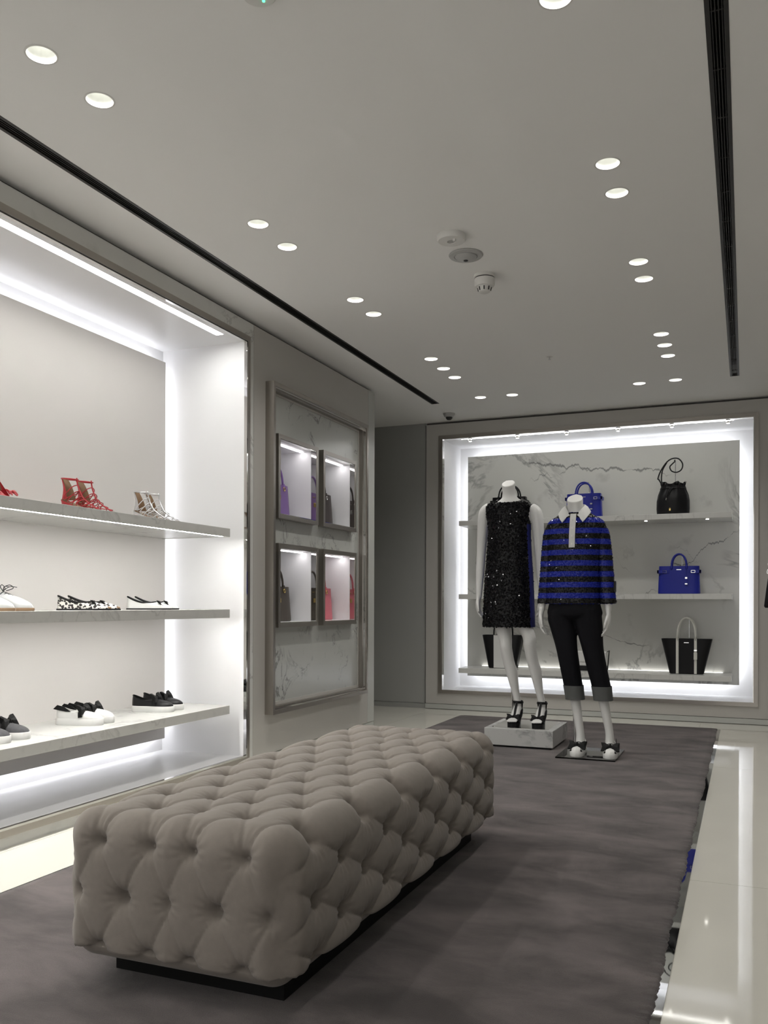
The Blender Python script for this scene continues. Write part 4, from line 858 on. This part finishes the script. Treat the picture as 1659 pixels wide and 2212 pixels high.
def cage_sandal(loc, rz, label, mat, group=None, L=.235, hh=.060):
    s = thing('strappy_sandal', loc, label, 'shoe', rz, group)
    ol = outline(L, .076); hz = lambda x: hh * max(0, 1 - x / .165) ** 1.15 + .004
    MB().loft([[(x, y * .96, hz(x) - .004 if x < .16 else 0.0) for x, y in ol], [(x, y, hz(x) + .004) for x, y in ol]]).build('footbed', mat, s, True)
    MB().loft([[(x * .97 + .003, y * .9, hz(x) + .0045) for x, y in ol], [(x * .97 + .003, y * .9, hz(x) + .0058) for x, y in ol]]).build('insole', 'tan', s)
    MB().loft([[(.006 + .030 * t[0], .022 * t[1], hh - .002) for t in [(0, -.6), (.6, -1), (1, -.7), (1, .7), (.6, 1), (0, .6)]], [(.013 + .020 * t[0], .014 * t[1], 0) for t in [(0, -.6), (.6, -1), (1, -.7), (1, .7), (.6, 1), (0, .6)]]]).build('heel', mat, s)
    A_ = np.linspace(-1, 1, 15)
    def hc(a, t, ins):  # heel counter: tall and narrowing upwards
        wd = (.033 - ins) * (1 - .35 * t); x = .056 * (1 - .80 * t ** .7) * a * a + .004 + ins + .010 * math.sin(PI * t); return (x, wd * math.sin(a * 1.45), hh + .004 + t * .105 * (1 - .0 * a * a))
    R_ = [[hc(a, t, 0) for a in A_] for t in np.linspace(0, 1, 8)]; MB().loft(R_, False, False, False).build('heel_counter', mat, s, 'all')
    MB().loft([[hc(a, t, .002) for a in A_] for t in np.linspace(0.02, .99, 8)], False, False, False).build('counter_lining', 'tan', s, 'all')
    zt = hh + .108
    MB().tube([(.034 - .032 * math.cos(a) + .012 * (1 - math.cos(a)), .032 * math.sin(a), zt - .004 + .004 * math.cos(a)) for a in np.linspace(0, 2 * PI, 22, endpoint=False)], .0036, 6, closed=True).build('ankle_strap', mat, s, 'all')
    front = [(.088, 0, zt), (.094, 0, hh + .075), (.108, 0, hh + .040), (.130, 0, .066), (.165, 0, .040), (.200, 0, .020), (.222, 0, .010)]
    MB().tube(cat_spline(front, 4), .0036, 6).build('centre_strap', mat, s, 'all')
    for i, (xf, zf, xs_, zs_) in enumerate([(.095, hh + .074, .040, hh * .75 + .02), (.106, hh + .044, .066, hh * .55 + .012), (.120, hh + .016, .090, hh * .42), (.140, .060, .115, .028), (.168, .038, .150, .010), (.196, .022, .182, .006)]):
        for sg in (-1, 1):
            MB().tube(cat_spline([(xf, 0, zf), ((xf * .6 + xs_ * .4) + .010, sg * .028, zf * .8 + zs_ * .2), (xs_ + .004, sg * .038, zs_ + .014), (xs_, sg * (.033 if i < 5 else .03), zs_)], 4), .0024, 6).build('strap', mat, s, 'all')
            if i in (1, 2): MB().tube(cat_spline([(xf + .004, 0, zf - .010), (xf * .5 + xs_ * .5 - .004, sg * .032, zf * .55 + zs_ * .45), (xs_ - .022, sg * .034, zs_ + .016)], 4), .0022, 6).build('strap', mat, s, 'all')
    return s
def pump(loc, rz, label, mat, group=None):
    s = thing('pump', loc, label, 'shoe', rz, group); hh = .085
    ol = outline(.235, .076, 'point'); hz = lambda x: hh * max(0, 1 - x / .165) ** 1.15 + .003
    MB().loft([[(x, y * .96, hz(x) - .003 if x < .16 else 0.0) for x, y in ol], [(x, y, hz(x) + .004) for x, y in ol]]).build('footbed', mat, s, True)
    R_ = band(ol, .004, .006, .17, .056, .115, .035, .0, .02); R_ = [[(x, y, max(z, 0) if i else hz(x)) for x, y, z in r] for i, r in enumerate(R_)]
    for i, r in enumerate(R_):
        t = i / (len(R_) - 1); R_[i] = [(x, y, hz(x) + t * (.055 if x < .09 else .055 * max(.25, 1 - (x - .09) / .1))) for x, y, z in r]
    MB().loft(R_, False, False).build('upper', mat, s, 'all')
    MB().tube([(.022, 0, hh), (.018, 0, .04), (.018, 0, 0)], [.020, .010, .006], 10).build('heel', mat, s)
    bow(MB(), (.185, 0, .035), .05, .03, .006, (0, 1, 0), (-.7, 0, .7)).build('bow', mat, s)
    MB().loft([[(.012, -.020, hh + .02), (.012, .020, hh + .02)], [(.10, -.030, .05), (.10, .030, .05)], [(.085, -.030, .10), (.085, .030, .10)]], False, False, False).build('lining', 'tan', s)
    return s
Z1, Z2, Z3 = 1.442, .964, .395
g1, g2, g3 = 'shoes on the highest shoe shelf', 'shoes on the middle shoe shelf', 'shoes on the lowest shoe shelf'
cage_sandal((-3.115, 3.405, Z1), .02, 'coral red strappy caged sandal, nearer shoe of the red pair on the high shelf', 'red_leather', g1)
cage_sandal((-3.115, 3.512, Z1), -.03, 'coral red strappy caged sandal, farther shoe of the red pair on the high shelf', 'red_leather', g1)
cage_sandal((-3.115, 3.955, Z1), .03, 'metallic silver strappy caged sandal, nearer shoe of the silver pair', 'silver', g1)
cage_sandal((-3.115, 4.055, Z1), -.02, 'metallic silver strappy caged sandal, farther shoe of the silver pair', 'silver', g1)
pump((-3.115, 2.80, Z1), .02, 'coral red heeled pump cut by the left edge of the picture, nearer one', 'red_leather', g1)
pump((-3.115, 2.90, Z1), .0, 'coral red heeled pump at the left edge of the high shelf, farther one', 'red_leather', g1)
flat_shoe((-3.095, 3.345, Z2), .58, 'leopard print pointed flat with black trim, nearer shoe of its pair', 'leopard', 'black_satin', 'black_satin', 'black_leather', .26, g2, 'tan')
flat_shoe((-3.115, 3.437, Z2), .56, 'leopard print pointed flat with black trim, farther shoe of its pair', 'leopard', 'black_satin', 'black_satin', 'black_leather', .26, g2, 'tan')
flat_shoe((-3.095, 3.865, Z2), .55, 'white pointed flat with black lining and bow, nearer shoe of its pair', 'white_leather', 'black_satin', 'black_satin', 'black_leather', .245, g2)
flat_shoe((-3.115, 3.955, Z2), .53, 'white pointed flat with black lining and bow, farther shoe of its pair', 'white_leather', 'black_satin', 'black_satin', 'black_leather', .245, g2)
oxford((-3.13, 2.79, Z2), .30, 'silver lace-up shoe on a tan sole at the left picture edge, nearer shoe', g2)
oxford((-3.13, 2.90, Z2), .28, 'silver lace-up shoe on a tan sole near the left picture edge, farther shoe', g2)
sneaker((-3.185, 4.03, Z3), .22, 'black leather slip-on sneaker with black bow and white sole, nearer shoe of its pair', 'black_leather', 'black_satin', 'black_satin', .25, group=g3)
sneaker((-3.20, 4.145, Z3), .20, 'black leather slip-on sneaker with black bow and white sole, farther shoe of its pair', 'black_leather', 'black_satin', 'black_satin', .25, group=g3)
sneaker((-3.185, 3.447, Z3), .22, 'white slip-on sneaker with black bow on the low shelf, nearer shoe of its pair', 'white_leather', 'white_leather', 'black_satin', .25, 'black_satin', g3)
sneaker((-3.20, 3.55, Z3), .20, 'white slip-on sneaker with black bow on the low shelf, farther shoe of its pair', 'white_leather', 'white_leather', 'black_satin', .25, 'black_satin', g3)
sneaker((-3.175, 2.84, Z3), .22, 'grey flannel slip-on sneaker with black bow at the left picture edge, nearer shoe', 'grey_wool', 'black_satin', 'black_satin', .25, group=g3)
sneaker((-3.185, 2.965, Z3), .20, 'grey flannel slip-on sneaker with black bow near the left picture edge, farther shoe', 'grey_wool', 'black_satin', 'black_satin', .25, group=g3)
sneaker((-1.004, Y2 + .088, ZB), -PI / 2 - .02, None, 'white_leather', 'white_leather', 'black_satin', .255, None, None, m2, (.186, .066, .116, .074))
sneaker((-.818, Y2 + .088, ZB), -PI / 2 + .10, None, 'white_leather', 'white_leather', 'black_satin', .255, 'black_satin', None, m2, (.186, .066, .116, .074))

# ================================================================== bags
def handle_arc(mb, x0, x1, y, z, hgt, r, n=16, lean=0.0, ref=None, flat=None):
    pts = [((x0 + x1) / 2 - (x1 - x0) / 2 * math.cos(PI * t), y + lean * math.sin(PI * t), z + hgt * math.sin(PI * t) ** .8) for t in np.linspace(0, 1, n)]
    return mb.tube(pts, [flat] * n if flat else r, 8, ref=ref)
def trapeze(wb, wt, h, db, dt, rnd=.012, n=7, sag=.0):
    """rounded tapering bag body, base on z=0, x width, y depth"""
    R_ = []
    for i in range(n):
        t = i / (n - 1); w_, d_ = wb + (wt - wb) * t, db + (dt - db) * t
        if i == 0: R_.append(ring((0, 0, 0), w_ / 2 - .006, d_ / 2 - .006, 40, 0, 6))
        R_.append(ring((0, 0, .006 + (h - .006) * t), w_ / 2, d_ / 2, 40, 0, 6 if t < .9 else 6))
    return R_
def tote(loc, label, wb, wt, h, db, dt, m_body, m_strap, hh, hx, rz=0, group=None, straps=True, tag_=True, centre=None, hsym=True, buckle=None, bw=None):
    s = thing('handbag', loc, label, 'handbag', rz, group)
    R_ = trapeze(wb, wt, h, db, dt); top = ring((0, 0, h - .03), wt / 2 - .006, dt / 2 - .004, 40, 0, 6)
    MB().loft(R_ + [ring((0, 0, h), wt / 2 - .004, dt / 2 - .003, 40, 0, 6), top], True, True).build('body', m_body, s, True)
    fy = lambda z: -(db + (dt - db) * z / h) / 2
    for k, sg in enumerate((1, -1)):
        mb = MB()
        if bw: 
            pts = [(-hx, sg * fy(h) + sg * -.002, h - .01)] + [(-hx * math.cos(PI * t), sg * (fy(h) - .004), h + hh * math.sin(PI * t) ** .75) for t in np.linspace(.04, .96, 15)] + [(hx, sg * (fy(h) - .002), h - .01)]
            mb.tube(pts, [(bw / 2, .0022)] * len(pts), 8, ref=(1, 0, 0) if False else None) if False else mb.tube(pts, .0075, 8)
        else: handle_arc(mb, -hx, hx, sg * (fy(h) + .006), h - .012, hh, .0075, lean=sg * .004)
        mb.build('handle', m_strap, s, 'all')
        if straps:
            for x in (-hx, hx):
                MB().loft([[(x - .011, sg * fy(z) - sg * .0005, z), (x + .011, sg * fy(z) - sg * .0005, z), (x + .011, sg * (fy(z) - .004), z), (x - .011, sg * (fy(z) - .004), z)] for z in np.linspace(.004, h + .004, 5)]).build('strap', m_strap, s)
    if centre:
        for sg in (1, -1): MB().loft([[(-wb * .28, sg * fy(z), z), (wb * .28, sg * fy(z), z), (wb * .28, sg * (fy(z) - .003), z), (-wb * .28, sg * (fy(z) - .003), z)] for z in np.linspace(.004, h, 4)]).build('centre_panel', centre, s)
    if tag_:
        t_ = MB(); t_.box(hx - .014, hx + .014, fy(h * .55) - .012, fy(h * .55) - .006, h * .42, h * .62); t_.build('name_tag', m_strap, s)
        MB().box(hx - .012, hx + .012, fy(h * .7) - .010, fy(h * .7) - .005, h * .66, h * .70).build('buckle', 'chrome', s)
    MB().box(-.02, .02, fy(h - .03) - .0015, fy(h - .03), h - .034, h - .029).build('logo_plate', buckle or 'chrome', s)
    return s
def satchel(loc, label, wb, wt, h, db, dt, mat, hh, hx, rz=0, group=None, metal='chrome', belts=True):
    s = tote(loc, label, wb, wt, h, db, dt, mat, mat, hh, hx, rz, group, straps=False, tag_=False, buckle=metal)
    fy = lambda z: -(db + (dt - db) * z / h) / 2
    for sg in (1, -1):
        for x in (-hx, hx):
            MB().ell((x, sg * fy(h * .93) - sg * .003, h * .95), (.012, .006, .022), 10, 6).build('handle_mount', mat, s, 'all')
    if not belts:
        for x in (-hx, hx): MB().tube([(x + .011 * math.cos(q), fy(h * .9) - .006, h * .88 + .013 * math.sin(q)) for q in np.linspace(0, 2 * PI, 14, endpoint=False)], .0028, 6, closed=True).build('ring', metal, s, 'all')
        MB().cbox(-.014, .014, fy(h * .62) - .008, fy(h * .62) - .001, h * .54, h * .68, .003).build('clasp', metal, s)
        MB().loft([[(-wt / 2 + .004, fy(z) - .003, z), (-wt / 2 + .05, fy(z) - .003, z), (-wt / 2 + .05, fy(z), z), (-wt / 2 + .004, fy(z), z)] for z in (h * .70, h * .98)]).build('side_tab', mat, s)
    if belts:
        for sg in (-1, 1):
            z = h * .80; w_ = wb + (wt - wb) * .8; q = MB().box(sg * w_ * .24, sg * (w_ / 2 + .012), fy(z) - .005, fy(z), z - .014, z + .014); q.box(sg * (w_ / 2), sg * (w_ / 2 + .012), fy(z) - .005, -fy(z), z - .014, z + .014); bl = q.build('side_belt', mat, s)
            q = MB(); frame_rect(q, 'y', fy(z) - .009, fy(z) - .005, min(sg * w_ * .30, sg * w_ * .40), max(sg * w_ * .30, sg * w_ * .40), z - .011, z + .011, .003); q.build('buckle', metal, bl)
        MB().tube([(hx, fy(h) - .008, h * .97), (hx, fy(h * .6) - .010, h * .62)], .002, 6).build('tag_cord', mat, s)
        tg = MB().box(hx - .012, hx + .012, fy(h * .5) - .013, fy(h * .5) - .007, h * .33, h * .62).build('name_tag', mat, s)
        MB().box(hx - .010, hx + .010, fy(h * .5) - .0145, fy(h * .5) - .013, h * .34, h * .38).build('tag_plate', metal, tg); MB().box(hx - .009, hx + .009, fy(h * .5) - .0145, fy(h * .5) - .013, h * .54, h * .60).build('tag_plate', metal, tg)
    return s
def stand(loc, hgt, label, reach=.0):
    s = thing('bag_stand', loc, label, 'stand', 0, 'chrome bag stands in the handbag niche')
    MB().lathe([(0, 0), (.045, 0), (.045, .003), (.006, .004)], 24).build('base', 'chrome', s, True)
    MB().tube([(0, 0, .003), (0, 0, hgt)], .0045, 10).build('post', 'chrome', s, True)
    MB().tube(cat_spline([(0, 0, hgt), (0, -.012, hgt + .012), (0, -.035, hgt + .014), (0, -.062, hgt + .002), (0, -.07, hgt + .012)], 4), .004, 8).build('hook', 'chrome', s, True)
    return s
ZS1, ZS2, ZS3 = 1.782, 1.091, .394
gb = 'handbags in the back niche'
# bucket bag
def bucket():
    s = thing('handbag', (-.598, 8.15, ZS1), 'black leather bucket bag with long curled strap on the highest bag shelf', 'handbag', 0, gb)
    R_ = []
    for z, rx, ry, wv in ((0, .128, .07, 0), (.006, .136, .078, 0), (.06, .140, .082, 0), (.13, .139, .080, .0), (.18, .128, .070, .004), (.225, .106, .056, .009), (.25, .098, .050, .011), (.268, .094, .046, .006), (.288, .100, .050, .012)):
        r = []
        for j in range(64):
            a = 2 * PI * j / 64; k = 1 + wv / rx * math.sin(a * 9); r.append((rx * k * math.cos(a), ry * k * math.sin(a), z + (wv * .9 * math.sin(a * 5 + 1) if z > .27 else 0)))
        R_.append(r)
    R_.append([(p[0] * .94, p[1] * .9, .262) for p in R_[-1]])
    MB().loft(R_, True, True).build('body', 'black_leather', s, 'all')
    MB().tube([(.108 * math.cos(a), .058 * math.sin(a), .238) for a in np.linspace(0, 2 * PI, 40, endpoint=False)], .004, 6, closed=True).build('drawstring', 'black_leather', s, 'all')
    MB().tube(cat_spline([(-.02, -.060, .238), (-.035, -.078, .20), (-.048, -.084, .150)], 5), .004, 6).build('drawstring_end', 'black_leather', s, 'all')
    MB().tube(cat_spline([(.0, -.060, .238), (-.018, -.080, .215), (-.030, -.088, .175)], 5), .004, 6).build('drawstring_end', 'black_leather', s, 'all')
    MB().tube([(-.048, -.084, .150), (-.053, -.085, .130)], .007, 8).build('tip', 'chrome', s, True)
    MB().tube(cat_spline([(-.088, 0, .265), (-.118, 0, .32), (-.128, 0, .335), (-.105, 0, .40), (-.055, 0, .475), (-.005, 0, .505), (.045, 0, .50), (.078, 0, .455), (.070, 0, .405), (.030, 0, .382), (-.012, 0, .395), (-.028, 0, .432), (-.005, 0, .460), (.014, 0, .478), (.010, 0, .49)], 5), .0058, 8).build('strap', 'black_leather', s, 'all')
    MB().tube(cat_spline([(-.075, .01, .262), (-.098, .01, .31), (-.092, .006, .40), (-.055, .004, .470)], 5), .005, 8).build('strap', 'black_leather', s, 'all')
    MB().ell((.100, 0, .298), (.006, .006, .009), 8, 6).build('ring', 'chrome', s)
    lk = MB().cbox(-.028, -.012, -.088, -.079, .036, .056, .002).build('lock', 'gold', s); MB().tube([(-.025, -.084, .056), (-.0235, -.084, .064), (-.0165, -.084, .064), (-.015, -.084, .056)], .0016, 6).build('shackle', 'gold', lk)
bucket(); stand((-.585, 8.25, ZS1), .49, 'chrome bag stand behind the black bucket bag')
satchel((-.545, 8.15, ZS2), 'cobalt blue satchel with two belts on the middle bag shelf', .352, .335, .245, .13, .10, 'blue_leather', .118, .062, 0, gb); stand((-.53, 8.26, ZS2), .345, 'chrome bag stand behind the blue satchel')
t5 = tote((-.480, 8.15, ZS3), 'black tote with white straps on the right of the lowest bag shelf', .285, .425, .305, .13, .14, 'black_leather', 'cream_leather', .185, .075, 0, gb, bw=.02); stand((-.468, 8.27, ZS3), .47, 'chrome bag stand behind the black tote with white straps')
satchel((-1.372, 8.15, ZS1), 'tall cobalt blue tote behind the striped mannequin on the highest bag shelf', .325, .305, .225, .12, .10, 'blue_leather', .115, .072, 0, gb); stand((-1.345, 8.26, ZS1), .325, 'chrome bag stand behind the tall cobalt tote')
satchel((-2.07, 8.15, ZS1), 'black satchel hidden behind the mannequin in the sequinned dress', .34, .32, .225, .13, .10, 'black_leather', .130, .095, 0, gb)
t6 = tote((-2.128, 8.15, ZS3), 'black and white tote behind the legs of the sequinned dress mannequin', .27, .390, .312, .13, .14, 'black_leather', 'black_leather', .19, .075, 0, gb, straps=False, tag_=False, centre='white_leather')
# white clutch with black base
s = thing('clutch_bag', (-1.30, 8.16, ZS3), 'white clutch with black base and strap behind the striped mannequin\'s legs', 'handbag', 0, gb)
MB().cbox(-.132, .132, -.04, .04, .045, .178, .006).build('body', 'white_leather', s); MB().cbox(-.134, .134, -.042, .042, .0, .046, .006).build('base', 'black_leather', s)
MB().loft([[(-.13, -.040, .172), (.13, -.040, .172), (.13, -.046, .170), (-.13, -.046, .170)], [(-.12, -.041, .085), (.12, -.041, .085), (.12, -.047, .085), (-.12, -.047, .085)]]).build('flap', 'white_leather', s)
MB().tube([(.128, .02, .17), (.150, .02, .185), (.146, .0, .10), (.14, -.01, .01)], .005, 8).build('strap', 'black_leather', s, 'all'); MB().box(-.014, .014, -.046, -.042, .015, .035).build('clasp', 'chrome', s)
# bags in the four lit boxes (turned to face the room)
gx = 'bags in the lit wall boxes'
for (y, z, lab, mat, wb, wt, h, hh, mtl) in ((5.185, 1.575, 'purple leather bag with gold hardware in the upper near lit box', 'purple', .33, .31, .225, .13, 'gold'), (5.836, 1.575, 'dark brown leather bag in the upper far lit box', 'brown', .40, .37, .24, .12, 'chrome'),
                                             (5.190, .878, 'dark taupe leather bag in the lower near lit box', 'olive', .37, .34, .235, .13, 'gold'), (5.838, .878, 'pink leather bag in the lower far lit box', 'pink', .385, .37, .235, .13, 'gold')):
    satchel((-2.955, y, z), lab, wb, wt, h, .14, .11, mat, hh, .07, PI / 2, gx, metal=mtl, belts=False)
# bag at the right picture edge hanging from a rail on the right
s = thing('handbag', (.24, 6.0, .98), 'black handbag with silver chain cut by the right edge of the picture', 'handbag')
MB().loft([ring((0, 0, 0), .130, .05, 40, 0, 5), ring((0, 0, .01), .137, .055, 40, 0, 5), ring((0, 0, .12), .124, .048, 40, 0, 5), ring((0, 0, .205), .112, .036, 40, 0, 5)], True, True).build('body', 'black_leather', s, True)
ch = [(-.112 + .112 * (1 - math.cos(PI * t)), -.02, .205 + .16 * math.sin(PI * t) ** .7) for t in np.linspace(0, 1, 25)]
for i in range(24):
    a, b = Vector(ch[i]), Vector(ch[i + 1]); c_ = (a + b) / 2; tdir = (b - a).normalized(); sd = Vector((0, 1, 0)) if i % 2 else tdir.cross(Vector((0, 1, 0)))
    MB().tube([c_ + tdir * .014 * math.cos(q) + sd * .008 * math.sin(q) for q in np.linspace(0, 2 * PI, 10, endpoint=False)], .0028, 6, closed=True).build('chain_link', 'chrome', s)
r = thing('wall_rail', (.24, 6.0, 1.36), 'chrome wall rail from which the chain handbag hangs', 'rail')
MB().tube([(XR, 5.98, 1.358), (.20, 5.98, 1.358), (.18, 5.98, 1.372)], .006, 10).build('arm', 'chrome', r, True, world=True); MB().tube([(XR, 5.98, 1.358), (XR - .008, 5.98, 1.358)], .03, 16).build('mount', 'chrome', r, True, world=True)
